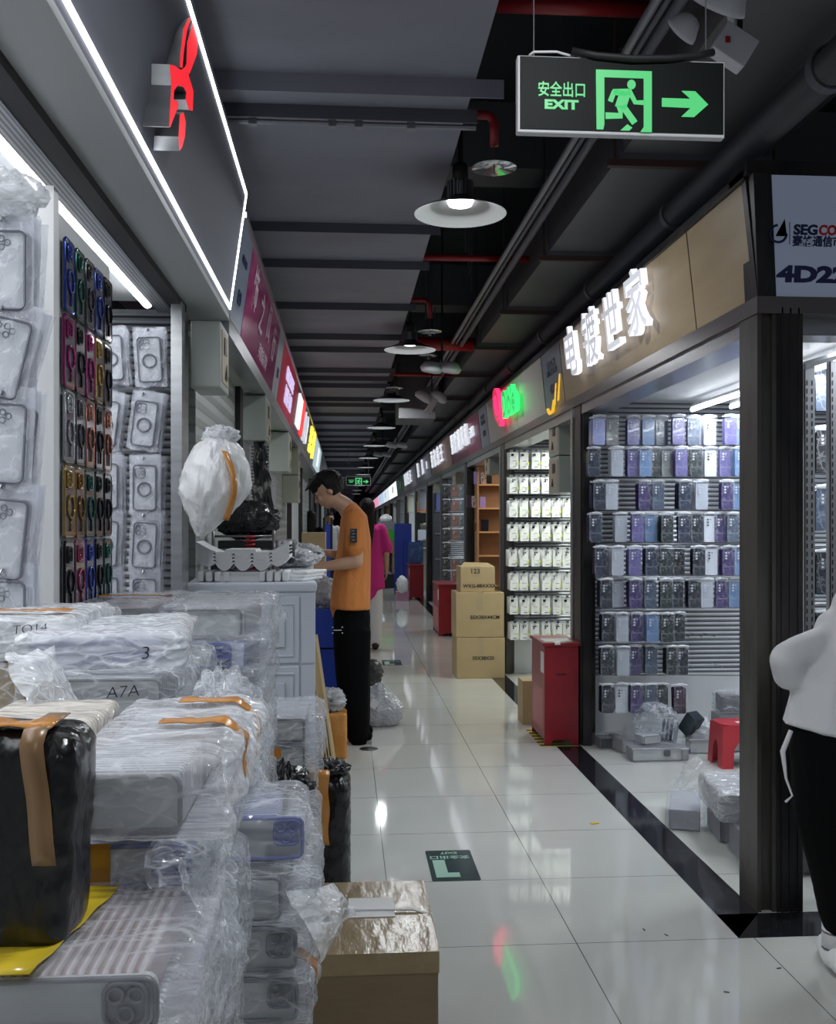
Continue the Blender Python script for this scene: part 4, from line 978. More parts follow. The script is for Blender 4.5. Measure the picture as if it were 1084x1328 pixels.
def parcel(name, label, x0, x1, y0, y1, z0, z1, style='grey', cam_at=None, face=None, seed=1, amp=.010, puff=(.03, 0, 0), tapes=(), bun=None, wrapm=None, cat='parcel', group=None, rz=0.0, writing=None, cap=.78, front=True):
    """a block of phone cases laid edge to edge (their faces towards -y) in clear film"""
    cx, cy_ = (x0+x1)/2, (y0+y1)/2; sx, sy, sz = x1-x0, y1-y0, z1-z0
    t = thing(name, label, cat, (cx, cy_, z0), rz, group)
    L0 = min(sx - .02, .155); fx0, fx1 = (-sx/2 + .008, -sx/2 + .008 + (face or sx*cap))
    o = MB().box(-sx/2 + .008, sx/2 - .03*cap - .005, -sy/2 + .012, sy/2 - .012, .004, sz - .006).build('case_bundle', bun or {'grey': BUN, 'blue': BUNB, 'pink': BUNP, 'smoky': BUNG, 'black': BUNK}[style], t); bevel(o, .006)
    if front:
        w = fx1 - fx0; fcx = (fx0+fx1)/2; hh = sz - .014
        a = MB(); plate(a, w, hh, 0, .007, .011, 0, fcx, sz/2 - .001); fc = a.build('front_case', FACE if style != 'black' else FEK, t, False, (0, -sy/2 + .010, 0))
        b = MB(); P = rrect(w, hh, .011); P.append(P[0]); b.tube([(fcx + u, -sy/2 + .003, sz/2 - .001 + v) for u, v in P], .0028, 6, 0, False)
        em = {'blue': FEB, 'grey': FEG, 'smoky': FEG, 'pink': FEG, 'black': FEG}[style]
        link(b.mesh('case_rim', em, True), 'case_rim', t)
        if cam_at is not None:
            c = MB(); cx2 = fx1 - cam_at; cz = sz - .030
            P = rrect(.037, .037, .010); P.append(P[0]); yy = -sy/2 + .0015
            c.tube([(cx2 + u, yy, cz + v) for u, v in P], .0024, 6, 0, False)
            for dx, dz in ((-.009, .008), (.009, .008), (0, -.009)): ring(c, .0068, .0018, yy, cx2 + dx, cz + dz, 14)
            c.add([(cx2 - .017, yy + .002, cz - .017), (cx2 + .017, yy + .002, cz - .017), (cx2 + .017, yy + .002, cz + .017), (cx2 - .017, yy + .002, cz + .017)], [(0, 1, 2, 3)])
            c.build('camera_cutout', em, t, True)
    w_ = link(wrap_mesh(sx + .012, sy + .016, sz + .004, seed, amp, puff, m_=wrapm), 'plastic_wrap', t, (0, 0, sz/2))
    for tp in tapes:
        tape_strip(t, tp, sx, sy, sz)
    if writing:
        s_, wx, wz, ws = writing
        me = text_mesh(s_, ws, .0004, -.0004, INK, True, 1.1, .15); me.transform(Matrix.Translation((wx, -sy/2 - .016, wz)) @ Matrix.Rotation(PI/2, 4, 'X') @ Matrix.Rotation(.08, 4, 'Z')); link(me, 'handwriting', t)
    return t
def tape_strip(t, tp, sx, sy, sz):
    """tape running over the top along x then down the right side; tp = (y centre, width, x start, drop, material[, axis])"""
    yc, w, xs0, drop, m_ = tp[:5]; n = 22; V = []; k = 5
    path = []
    for i in range(n+1):
        s = i / n; tot = (sx/2 - xs0) + drop; d = s*tot
        if d <= sx/2 - xs0: path.append((xs0 + d, sz + .015))
        else: path.append((sx/2 + .024, sz - (d - (sx/2 - xs0)) - .004))
    for i, (x, z) in enumerate(path):
        for j in range(k+1):
            v = -w/2 + w*j/k; nz = .004*noise.noise(Vector((x*30, v*30, yc*10 + i*.2)))
            V.append((x + (nz if z < sz else 0), yc + v + .003*noise.noise(Vector((i*.3, 3, yc))), z + abs(nz)))
    f = [(i*(k+1)+j, (i+1)*(k+1)+j, (i+1)*(k+1)+j+1, i*(k+1)+j+1) for i in range(n) for j in range(k)]
    o = MB().add(V, f).build('tape', m_, t, True); s_ = o.modifiers.new('solid', 'SOLIDIFY'); s_.thickness = .0015
def front_tape(t, x0, x1, z0, z1, sy, m_, y_off=.014):
    o = MB().box(x0, x1, -sy/2 - y_off, -sy/2 - y_off + .002, z0, z1).build('tape', m_, t); return o

# packing table under the piles
t = thing('packing_table', 'low white packing table hidden beneath the parcel piles', 'table', (-.55, 1.55, 0))
MB().box(-.40, .42, -.95, .46, .57, .595).build('table_top', WHITE, t)
for sx_, sy_ in ((-.9, -.92), (1, -.92), (-.9, .42), (1, .42)): MB().box(sx_*.40 - .02, sx_*.40 + .02, sy_ - .02, sy_ + .02, 0, .57).build('leg', STEEL, t)
PX = lambda px, D: WX(px, D)
def P4(name, label, D, px0, px1, yt, yb, depth, **k):
    """place a parcel whose front face spans those picture columns/rows at depth D"""
    x0, x1 = WX(px0, D), WX(px1, D); y0 = WY(D, (x0+x1)/2); t = parcel(name, label, x0, x1, y0, y0 + depth, WZ(yb, D), WZ(yt, D), **k); return t
# A: stack beside the white drawers
t = P4('case_parcel', 'silvery wrapped parcel on top of the stack before the white drawers', 2.25, 213, 334, 787, 829, .46, style='grey', seed=2, amp=.012, puff=(.035, 0, 0), face=.165)
t = P4('case_parcel', 'parcel with grey triple-camera cutout, second in the stack before the drawers', 2.22, 215, 333, 830, 869, .44, style='blue', cam_at=.022, seed=3, amp=.012, puff=(.018, 0, 0), face=.135)
t = P4('case_parcel', 'plain parcel third in the stack before the drawers', 2.22, 218, 332, 870, 912, .44, style='grey', seed=4, puff=(.02, 0, 0), face=.15)
for i, (a_, b_) in enumerate(((913, 955), (956, 998), (999, 1040), (1041, 1083))):
    P4('case_parcel', 'crinkled parcel %s down in the stack before the drawers, mostly hidden' % ('fourth', 'fifth', 'sixth', 'seventh')[i], 2.22, 216, 328 + 3*(i % 2), a_, b_, .44, style='blue' if i % 2 else 'grey', seed=5+i, amp=.014, puff=(.018, 0, 0))
P4('packing_carton', 'brown carton under the stack before the drawers', 2.24, 222, 322, 1084, 1474, .40, style='grey', bun=CARD, seed=31, front=False)
# B pink parcel, TO14 parcel
zB = WZ(824, 2.35)
P4('case_parcel', 'pink-tinted wrapped parcel behind the coloured cases\' foot, left of the top stack', 2.35, 98, 208, 786, 826, .40, style='pink', seed=12, amp=.013, face=.17, puff=(.03, 0, 0), tapes=((-.05, .035, -.08, 0, TAPE),))
P4('case_parcel', 'wrapped parcel marked in black pen beside the pink parcel, at left edge', 1.70, -45, 84, 806, 856, .31, style='grey', seed=13, amp=.012, tapes=((-.10, .03, -.06, 0, TAPE),), writing=('TO14', .03, .055, .022), front=False, wrapm=FILMW)
for i in range(3): P4('case_parcel', 'plain hidden parcel number %s beneath the pink one' % ORD[i], 2.35, 99, 205, 828 + i*42, 869 + i*42, .40, style='grey', seed=14+i, puff=(0, 0, 0))
P4('packing_carton', 'carton below the pink parcel pile', 2.36, 100, 200, 955, 1433, .38, style='grey', bun=CARD, seed=32, front=False, puff=(0, 0, 0))
P4('packing_carton', 'carton at the left edge beneath the pen-marked parcel', 1.70, -44, 83, 857, 1275, .30, style='grey', bun=CARD, seed=40, front=False, puff=(0, 0, 0))
# C and D
t = P4('case_parcel', 'rounded parcel with a handwritten 3, lying in the middle of the pile', 1.62, 18, 212, 826, 872, .32, style='blue', seed=21, amp=.013, puff=(.02, 0, 0), wrapm=FILMW, writing=('3', .075, .032, .030), front=False, rz=.10)
t = P4('case_parcel', 'parcel marked A7A in black pen, under the parcel marked 3', 1.58, 28, 220, 876, 936, .36, style='grey', seed=22, amp=.009, writing=('A7A', .045, .050, .026), face=.21)
P4('case_parcel', 'hidden parcel below the one marked A7A', 1.60, 20, 215, 940, 1010, .36, style='grey', seed=23, puff=(0, 0, 0))
P4('case_parcel', 'lower hidden parcel below the one marked A7A', 1.60, 20, 215, 1012, 1085, .36, style='grey', seed=24, puff=(0, 0, 0))
P4('packing_carton', 'carton at the foot of the A7A pile', 1.60, 22, 214, 1087, 1310, .34, style='grey', bun=CARD, seed=33, front=False, puff=(0, 0, 0))
# J cream parcel at left edge
P4('case_parcel', 'flat cream-wrapped parcel at the left edge behind the black bag', 1.22, -60, 88, 958, 1010, .24, style='grey', seed=25, amp=.006, wrapm=film('cream_wrap', (.80, .74, .66), .6, .95), puff=(0, 0, 0), front=False)
P4('case_parcel', 'plain parcel under the flat cream-wrapped one', 1.22, -60, 88, 1012, 1150, .24, style='grey', seed=26, puff=(0, 0, 0))
P4('packing_carton', 'carton at the foot of the cream parcel pile', 1.24, -55, 84, 1152, 1500, .22, style='grey', bun=CARD, seed=34, front=False, puff=(0, 0, 0))
# F: big double-taped parcel
t = P4('case_parcel', 'large wrapped parcel with two amber tapes, centre of the pile', 1.03, 78, 268, 998, 1086, .40, style='grey', seed=41, amp=.010, puff=(.035, 0, 0), face=.115,
       tapes=((-.02, .030, -.005, .05, TAPE), (.125, .034, -.005, .06, TAPE)), wrapm=film('milky_big_wrap', (.90, .91, .95), .20, .70, (8, 8, 10)))
# plastic tail behind F
o = crumple(.075, 5, .5, 2.6, 44, (.55, 1.3, 1.1)).build('loose_plastic', FILM, None, True, (WX(292, 1.62), 1.55, WZ(930, 1.62))); tag(o, 'loose bunched clear plastic standing right of the double-taped parcel', 'plastic film')
P4('case_parcel', 'narrow crinkled parcel behind the double-taped one, right side', 1.62, 235, 318, 955, 1020, .30, style='grey', seed=42, amp=.016, puff=(.02, 0, 0))
P4('case_parcel', 'narrow crinkled parcel lower behind the double-taped one', 1.62, 235, 312, 1022, 1090, .30, style='grey', seed=43, amp=.016, puff=(.02, 0, 0))
P4('packing_carton', 'carton beneath the narrow crinkled parcels', 1.62, 238, 305, 1092, 1300, .28, style='grey', bun=CARD, seed=35, front=False, puff=(0, 0, 0))
# G
t = P4('case_parcel', 'parcel with blue camera corner and wide amber tape, under the double-taped one', 1.08, 85, 262, 1089, 1158, .36, style='blue', seed=44, amp=.010, puff=(.02, 0, 0), face=.125, cam_at=.02)
front_tape(t, -.062, -.022, .0, .058, .36, mat('deep_amber_tape', (.30, .14, .02), .2, spec=.6))
P4('case_parcel', 'low parcel between the amber-taped one and the ribbed case block', 1.10, 75, 250, 1160, 1225, .34, style='smoky', seed=45, puff=(0, 0, 0))
# H ribbed block and base
WARM = striped('warm_grey_edges', (.60, .56, .58), (.30, .22, .22), 1/.0105, 0, .25, 0, .3, .7, .003)  # case edges striped in two warm pinkish greys
t = P4('case_parcel', 'ribbed block of clear cases with yellow tape, lowest left foreground', .86, -60, 226, 1262, 1350, .24, style='smoky', seed=46, amp=.005, bun=WARM, cam_at=.026, face=.165, puff=(.015, 0, 0), wrapm=film('thin_wrap', (.86, .86, .92), .10, .45, (7, 7, 10)))
o = MB(); n = 14; V = []
for i in range(n+1):
    s = i/n; y = -.128 + .19*(s if s > 0 else 0)
    for u in (0, 1): V.append((-.075 + u*.052 + s*.030, -.05 - .09 + .20*s, .068 + .0015*math.sin(s*20)))
o.add(V, [(2*i, 2*i+1, 2*i+3, 2*i+2) for i in range(n)]); oo = o.build('tape', TAPEY, t, True); oo.modifiers.new('s', 'SOLIDIFY').thickness = .001
P4('case_parcel', 'parcel under the ribbed block in the lowest left foreground', .87, -55, 232, 1352, 1440, .30, style='grey', seed=47, puff=(0, 0, 0))
P4('packing_carton', 'carton under the lowest left foreground parcels', .87, -50, 225, 1442, 1830, .30, style='grey', bun=CARD, seed=36, front=False, puff=(0, 0, 0))
# right side wrinkles of the foreground pile
P4('case_parcel', 'crinkled parcel on edge between the ribbed block and the blue-edged stack', 1.22, 205, 285, 1170, 1330, .26, style='blue', seed=48, amp=.014, puff=(.01, 0, 0), front=False)
P4('packing_carton', 'carton below the crinkled parcel on edge', 1.22, 208, 280, 1332, 1490, .24, style='grey', bun=CARD, seed=37, front=False, puff=(0, 0, 0))
# I black bag package
t = thing('black_bag_parcel', 'black bin-liner parcel with a tan tape strip at the left edge', 'parcel', (-.303, .93, WZ(1262, .86) + .004))
hz = .192; 
w_ = wrap_mesh(.108, .085, hz, 61, .007, (0, 0, 0), 30, 'black_liner', BLACKBAG, .22); link(w_, 'black_liner', t, (0, .03, hz/2)).rotation_euler = (0, .05, 0)
q = MB(); V = []
for i in range(19):
    s = i/18
    if s < .35: p = (0.014 + .004*s, .065 - .083*s/.35, hz + .007)
    else:
        q_ = (s-.35)/.65; p = (.013 + .012*q_, -.0205 - .002*math.sin(q_*9), hz + .003 - q_*.115)
    V += [(p[0], p[1], p[2]), (p[0] + .021, p[1] - .001, p[2])]
q.add(V, [(2*i, 2*i+1, 2*i+3, 2*i+2) for i in range(18)]); oo = q.build('tape', TAPED, t, True); oo.modifiers.new('s', 'SOLIDIFY').thickness = .0012
q = MB(); V = []
for i in range(13):
    s = i/12; x = -.075 + .112*s; V += [(x, -.008, hz + .009 + .002*math.sin(i)), (x, .026, hz + .010 + .002*math.sin(i*1.3))]
q.add(V, [(2*i, 2*i+2, 2*i+3, 2*i+1) for i in range(12)]); oo = q.build('tape', TAPE, t, True); oo.modifiers.new('s', 'SOLIDIFY').thickness = .0012
# K stack
t = P4('case_parcel', 'blue-rimmed clear cases parcel on top of the stack by the black bag', 1.52, 262, 384, 1056, 1120, .17, style='blue', cam_at=.024, seed=51, amp=.011, puff=(.012, 0, .01), face=.142, wrapm=film('soft_wrap', (.87, .89, .95), .14, .6, (8, 8, 12)))
t.rotation_euler.z = .03
t = P4('case_parcel', 'plain grey-faced parcel just under the blue-rimmed one', 1.50, 240, 388, 1134, 1198, .30, style='smoky', seed=52, amp=.012, puff=(.03, 0, 0), face=.135, cap=.7)
t = P4('case_parcel', 'parcel with round smoky camera ring, third in the blue-rimmed stack', 1.50, 240, 386, 1201, 1264, .28, style='smoky', seed=53, amp=.009, cam_at=.024, face=.158, cap=.75)
t = P4('case_parcel', 'parcel with black-framed camera cutout, fourth in the blue-rimmed stack', 1.50, 240, 388, 1267, 1330, .28, style='smoky', seed=54, amp=.012, cam_at=.024, face=.160, cap=.75)
tape_strip(t, (-.09, .03, .06, .03, TAPE), WX(388, 1.5) - WX(240, 1.5), .28, .072)
t = P4('packing_carton', 'carton hidden below the blue-rimmed stack', 1.50, 245, 395, 1333, 1348, .26, style='grey', bun=CARD, seed=38, front=False, puff=(0, 0, 0))
t = P4('case_parcel', 'striped-film parcel at the right of the blue-rimmed stack, beside the black bag', 1.72, 372, 402, 1082, 1180, .26, style='grey', seed=55, amp=.008, front=False, puff=(.01, 0, 0))
P4('packing_carton', 'carton beneath the striped-film parcel', 1.72, 373, 400, 1182, 1262, .24, style='grey', bun=CARD, seed=39, front=False, puff=(0, 0, 0))
# flying plastic tail of K2
def sheet(pts4, seed, amp, name, label, m_=FILM, n=26, tp=.0):
    A, B, C_, D_ = [Vector(p) for p in pts4]; V = []
    nrm = (B - A).cross(D_ - A).normalized()
    for j in range(n+1):
        for i in range(n+1):
            u, v = i/n, j/n
            p = (A*(1-u) + B*u)*(1-v) + (D_*(1-u) + C_*u)*v
            q = p*16 + Vector((seed, seed*2, 0)); r1 = 1 - 2*abs(noise.noise(q)); r2 = 1 - 2*abs(noise.noise(q*2.6))
            e = min(u, 1-u, v, 1-v)
            V.append(p + nrm*(amp*(r1 + .4*r2) + tp*math.sin(PI*u)*math.sin(PI*v)) + Vector((noise.noise(q*.7), noise.noise(q*.7 + Vector((5, 0, 0))), noise.noise(q*.7 + Vector((0, 5, 0)))))*amp*1.4)
    o = MB().add(V, [(j*(n+1)+i, j*(n+1)+i+1, (j+1)*(n+1)+i+1, (j+1)*(n+1)+i) for j in range(n) for i in range(n)]).build(name, m_, None, True)
    return tag(o, label, 'plastic film') if label else o
sheet((pt(372, 1160, 1.47), pt(412, 1250, 1.46), pt(457, 1185, 1.66), pt(418, 1150, 1.60)), 4, .010, 'loose_plastic', 'clear plastic flap sticking out over the wrapped brown carton', FILMW, 26, .02)
sheet((pt(255, 905, 1.50), pt(325, 1040, 1.40), pt(345, 960, 1.85), pt(300, 865, 1.75)), 8, .014, 'loose_plastic', 'crinkled clear film hanging over the right side of the middle pile', FILM, 30, .03)
sheet((pt(236, 1120, .98), pt(268, 1328, 1.0), pt(292, 1310, 1.2), pt(290, 1150, 1.25)), 10, .012, 'loose_plastic', 'crumpled clear film down the right of the front pile', FILM, 30, .02)
sheet((pt(0, 860, 1.45), pt(20, 930, 1.40), pt(100, 905, 1.52), pt(60, 840, 1.56)), 12, .012, 'loose_plastic', 'crumpled clear film at the left edge above the cream parcel', FILMW, 26, .02)
sheet((pt(196, 1095, 1.0), pt(196, 1150, .99), pt(282, 1140, 1.08), pt(285, 1085, 1.12)), 14, .010, 'loose_plastic', 'bunched clear film below the corner of the double-taped parcel', FILM, 26, .02)
# M stack
def Mrow(y0, y1, lb, s_, st_='grey', tp=()):
    return P4('case_parcel', lb, 3.12, 343, 408, y0, y1, .34, style=st_, seed=s_, amp=.010, puff=(.03, 0, 0), face=.115, tapes=tp)
Mrow(930, 963, 'upper wrapped parcel at the foot of the white drawers', 71)
t = Mrow(965, 1000, 'lower wrapped parcel with an orange tape patch at the foot of the drawers', 72); front_tape(t, -.075, -.025, .045, .075, .34, TAPE)
P4('packing_carton', 'taped brown carton under the parcels at the foot of the drawers', 3.12, 343, 405, 1001, 1060, .33, style='grey', bun=CARD, seed=73, front=False, puff=(0, 0, 0))
P4('packing_carton', 'lowest carton under the parcels at the foot of the drawers', 3.12, 343, 405, 1061, 1249, .33, style='grey', bun=CARD, seed=74, front=False, puff=(0, 0, 0))
# black bags on the floor
t = thing('black_bag', 'tall black bag with a broad amber tape, standing behind the wrapped carton', 'bag', (WX(416, 3.55), WY(3.55) + .08, 0))
bm = wrap_mesh(.20, .24, .49, 81, .016, (0, 0, 0), 34, 'bag_body', BLACKBAG, .30); link(bm, 'bag_body', t, (0, 0, .245))
V = []
for i in range(20):
    s = i/19; z = .505 - (0 if s < .15 else (s-.15)/.85*.25); y = .05 - .17*s/.15 if s < .15 else -.142
    V += [(-.045 + .002*math.sin(i), y - .012, z + .012), (.030 + .003*math.sin(i*.7), y - .004, z + .002)]
oo = MB().add(V, [(2*i, 2*i+1, 2*i+3, 2*i+2) for i in range(19)]).build('tape', TAPE, t, True); oo.modifiers.new('s', 'SOLIDIFY').thickness = .002
q = crumple(.05, 9, .6, 3, 30, (1.3, 1, .7)).build('knotted_top', BLACKBAG, t, True, (.03, -.05, .50))
t = thing('black_bag', 'low crumpled black bag left of the tall one, under the parcels', 'bag', (WX(365, 3.0), WY(2.85), 0)); o = crumple(.11, 14, .45, 2.4, 40, (.95, .7, 1.0)); o.build('bag_body', BLACKBAG, t, True, (0, 0, .58))
link(wrap_mesh(.17, .16, .52, 82, .012, (0, 0, 0), 24, 'bag_lower', BLACKBAG, .25), 'bag_lower', t, (0, 0, .26))
# wrapped carton in front
t = thing('cardboard_carton', 'big shiny tape-wrapped brown carton on the floor, bottom centre', 'carton', (.002, 2.37, 0))
o = MB().box(-.20, .20, -.215, .215, 0, .45).build('carton_body', CARDW, t); bevel(o, .006)
o = MB().box(-.2015, .2015, -.2165, .2165, .405, .4515); o.build('wrapping_tape', mat('glossy_clear_tape', (.22, .16, .08), .2, spec=.6, noise_=((9, 3, 9), (.28, .21, .11), .4, .65), bump=((34, 12, 26), .6, .004)), t)
MB().box(.005, .115, -.02, .10, .452, .4535).build('paper_label', PAPER, t)
MB().box(-.075, -.02, -.05, -.005, .452, .4535).build('small_label', PAPER, t)
q = MB()
for rr_ in (.006, .014): q.tube([(-.047 + rr_*math.cos(i*PI/8), -.028 + rr_*math.sin(i*PI/8), .4545) for i in range(17)], .0015, 4, 0, False)
q.build('label_print', INK, t)
MB().tube([(-.20, .028, .455), (-.05, .022, .456), (.08, .018, .457), (.16, .010, .457), (.203, -.002, .448), (.205, -.01, .40)], .0035, 6).build('white_strap', WHITEP, t, True)
MB().box(-.145, -.143, -.2175, -.216, 0, .405).build('crease', mat('dark_crease', (.12, .08, .035), .4), t)

# ---- white drawers and the table stuff
def drawers(loc, rz, label, w=.49, d=.95):
    t = thing('plastic_drawer_cabinet', label, 'cabinet', loc, rz)
    WB = mat('bluish_white_plastic', (.62, .66, .74), .3) if 'bluish_white_plastic' not in bpy.data.materials else bpy.data.materials['bluish_white_plastic']
    bevel(MB().box(-w, 0, 0, d, 0, 1.115).build('body', WB, t), .006)
    bevel(MB().box(-w - .008, .006, -.012, d + .01, 1.115, 1.153).build('lid', WB, t), .010)
    for k in range(4):
        z0 = .02 + k*.272; z1 = z0 + .262
        dr = MB().box(-w + .02, -.062, -.010, 0, z0, z1).build('drawer_front', WB, t); bevel(dr, .005)
        a0, a1, b0, b1 = -w + .05, -.085, z0 + .03, z1 - .03
        q = MB(); P = [(a0, b0), (a1, b0), (a1, b1), (a0, b1), (a0, b0)]; q.tube([(x, -.011, z) for x, z in P], .006, 6); 
        q.box(a0 + .035, a1 - .035, -.020, -.010, b0 + .035, b1 - .035); bevel(q.build('raised_panel', WB, dr), .006)
        MB().box(-.056, -.002, -.008, 0, z0, z1).build('side_rail', WB, t)
    return t
Yc = 3.93
drawers((-.118, Yc, 0), .07, 'white plastic drawer cabinet with raised panel fronts, left of the man')
drawers((-.165, 4.95, 0), .03, 'second white drawer cabinet behind the first, beneath the silver bags', .44, 1.05)
# scalloped white trays
prof = []
nS = 60; Wt = .365
def sc(u):     # u 0..1 -> bottom z
    return .0 + .030*(1 - abs(math.sin(PI*5*u))) * (1 if .1 < u < .9 else .4)
for k in range(4):
    mb = MB(); cols = []
    for i in range(nS+1):
        u = i/nS; lift = .105*max(0, abs(u - .5)*2 - .55)**1.2; x = -Wt/2 + Wt*u
        lo = sc(u) + lift + k*.014; hi = .034 + lift*1.02 + k*.014 + (.010 if k == 3 and .3 < u < .65 else 0)
        cols.append((x, lo, max(hi, lo + .006)))
    V = [(x, yy, z) for x, lo, hi in cols for yy, z in ((0, lo), (0, hi), (.22, hi), (.22, lo))]
    fs = [(4*i + p, 4*(i+1) + p, 4*(i+1) + (p+1) % 4, 4*i + (p+1) % 4) for i in range(nS) for p in range(4)] + [(0, 1, 2, 3), (4*nS+3, 4*nS+2, 4*nS+1, 4*nS)]
    o = mb.add(V, fs).build('foam_tray', WHITEP, None, False, (-.405, Yc + .05 - .004*k, 1.195))
    tag(o, '%s scalloped white foam tray in the stack on the drawer cabinet' % ('lowest', 'second lowest', 'second highest', 'topmost')[k], 'tray')
# rows of white case spines under the trays
random.seed(4)
for k in range(12):
    x = -.570 + k*.034 if k < 4 else -.33 + (k-8)*.031
    if 4 <= k < 8: continue
    o = MB().box(-.013, .013, 0, .20, 0, .040).build('white_case', WHITEP, None, False, (x, Yc + .03, 1.1535)); bevel(o, .006); tag(o, 'white phone case on edge in the %s group under the foam trays' % ('left' if k < 4 else 'right'), 'phone case', 'white cases under the trays')
o = MB().box(-.10, .065, 0, .20, 0, .012).box(-.10, .065, 0, .008, .012, .022).box(-.10, .065, 0.02, .18, .012, .038).build('white_case_tray', WHITEP, None, False, (-.395, Yc + .035, 1.1535)); tag(o, 'flat white tray between the two groups of white cases', 'tray')
for k in range(3):
    o = MB().cbox((0, 0, 0), (.07, .22, .012)).build('white_case', WHITEP, None, False, (-.165 + .008*k, Yc + .16 + .02*k, 1.16 + .0125*k), ); o.rotation_euler.z = -.35; tag(o, 'white case lying slanted right of the foam trays', 'phone case', 'slanted white cases'); bevel(o, .003)
SILV = film('silver_crinkle', (.50, .51, .54), .78, 1.0, (16, 16, 16), .16, .006)
random.seed(9)
for k, (x, y, z, r, sq, lb) in enumerate(((-.27, 5.15, 1.20, .11, (1, 1.2, .45), 'crinkled silver bag nearest the foam trays'), (-.24, 5.55, 1.21, .11, (1, 1.1, .5), 'crinkled silver bag before the man\'s hands'), (-.34, 5.75, 1.22, .12, (1, 1, .5), 'crinkled silver bag on the far end of the drawer cabinets'))):
    o = crumple(r, k+3, .5, 3, 40, sq).build('silver_bag', SILV, None, True, (x, y, z + .005)); tag(o, lb, 'plastic bag')
o = sheet(((-.30, 4.15, 1.156), (-.105, 4.05, 1.158), (-.15, 4.9, 1.16), (-.32, 4.9, 1.16)), 6, .006, 'clear_sheet', 'thin clear plastic sheet over the drawer cabinet top right', FILM)
# white bulging bag
t = thing('white_bag', 'big bulging white plastic bag with an orange tape, on the shutter', 'bag', (WX(282, 3.72), 3.70, WZ(632, 3.72)))
mb = MB().ball((0, 0, 0), 1.0, 72); out = []
for v in mb.v:
    p = Vector(v)
    q = p*2.4; d = 1 - 2*abs(noise.noise(q)); d2 = 1 - 2*abs(noise.noise(q*2.6 + Vector((4, 0, 0))))
    taper = 1.0 if p.z > -.1 else 1 - .62*((-p.z - .1)/.9)**1.1
    x = p.x*.118*taper*(1 + .10*d + .05*d2); z = p.z*.185*(1 + .04*d2); y = p.y*.11*taper*(1 + .12*d + .05*d2)
    x += -.055*max(0, -p.z)**1.4 + .012*max(0, p.z)
    out.append((x, y, z))
mb.v = out; mb.build('bag_body', mat('white_bin_liner', (.78, .79, .80), .3, spec=.5, bump=((22, 22, 9), .9, .02)), t, True)
o = crumple(.06, 7, .6, 3.2, 36, (1.0, .7, .6)).build('gathered_top', FILMW, t, True, (.02, 0, .185))
V = []
for i in range(21):
    a = PI*(.16 + .80*i/20); zc = .125 - .245*i/20; yb = -.118*math.sin(PI*(.25 + .6*i/20)) - .012; xc = .035 + .038*math.sin(PI*i/20)
    V += [(xc, yb, zc), (xc + .020, yb + .010, zc - .004)]
oo = MB().add(V, [(2*i, 2*i+1, 2*i+3, 2*i+2) for i in range(20)]).build('tape', TAPE, t, True); oo.modifiers.new('s', 'SOLIDIFY').thickness = .002
# folded hand cart behind the trays with black bag on it
t = thing('hand_cart', 'folded metal hand cart with rubber wheels and red cord behind the foam trays', 'cart', (-.44, 4.36, 1.153))
FRM = mat('cart_tube', (.20, .19, .19), .3, .8)
q = MB()
for x in (-.13, .13): q.tube([(x, 0, .02), (x, -.01, .20)], .007, 8)
for z in (.175, .115, .095, .075, .05, .03): q.tube([(-.13, -.005, z), (.13, -.005, z)], .005, 8)
q.tube([(.08, -.02, .10), (.16, -.03, .10), (.22, -.02, .08), (.23, 0, .05)], .004, 6); q.tube([(-.20, -.01, .12), (.1, -.01, .115)], .004, 6)
q.build('frame', FRM, t, True)
for x in (-.115, .10, .20):
    w = MB().lathe([(.0, -.018), (.040, -.018), (.050, -.010), (.050, .010), (.040, .018), (0, .018)], n=24, M=Matrix.Rotation(PI/2, 4, 'Y')); w.build('wheel', RUBBER, t, True, (x, -.03 + (.1 if x > .15 else 0), .052 + (.05 if x > .15 else 0)))
    MB().lathe([(.0, -.020), (.018, -.020), (.018, .020), (0, .020)], n=16, M=Matrix.Rotation(PI/2, 4, 'Y')).build('hub', STEEL, t, True, (x, -.03 + (.1 if x > .15 else 0), .052 + (.05 if x > .15 else 0)))
q = MB()
for k in range(9): q.tube([(.028 + .018*math.cos(a*PI/4), -.005 + .014*math.sin(a*PI/4), .03 + k*.017 + a*.001) for a in range(9)], .006, 6, 0, False)
q.build('red_cord', REDP, t, True)
o = crumple(.135, 17, .28, 3.4, 48, (1.05, .5, .62)).build('black_bag', BLACKBAG, None, True, (-.445, 4.56, 1.40)); tag(o, 'glossy black bin bag lying on the folded hand cart', 'bag')
o = MB().cbox((0, 0, .075), (.26, .12, .15)).build('packing_carton', INK, None, False, (-.44, 4.57, 1.156)); tag(o, 'black box behind the hand cart wheels under the black bag', 'carton')
o = sheet(((-.58, 6.1, 2.0), (-.50, 6.1, 2.0), (-.42, 6.0, 1.3), (-.54, 6.1, 1.3)), 6, .02, 'black_liner', None, BLACKBAG, 20); tag(o, 'black plastic liner hanging in the doorway beyond the closed shutter', 'bag')
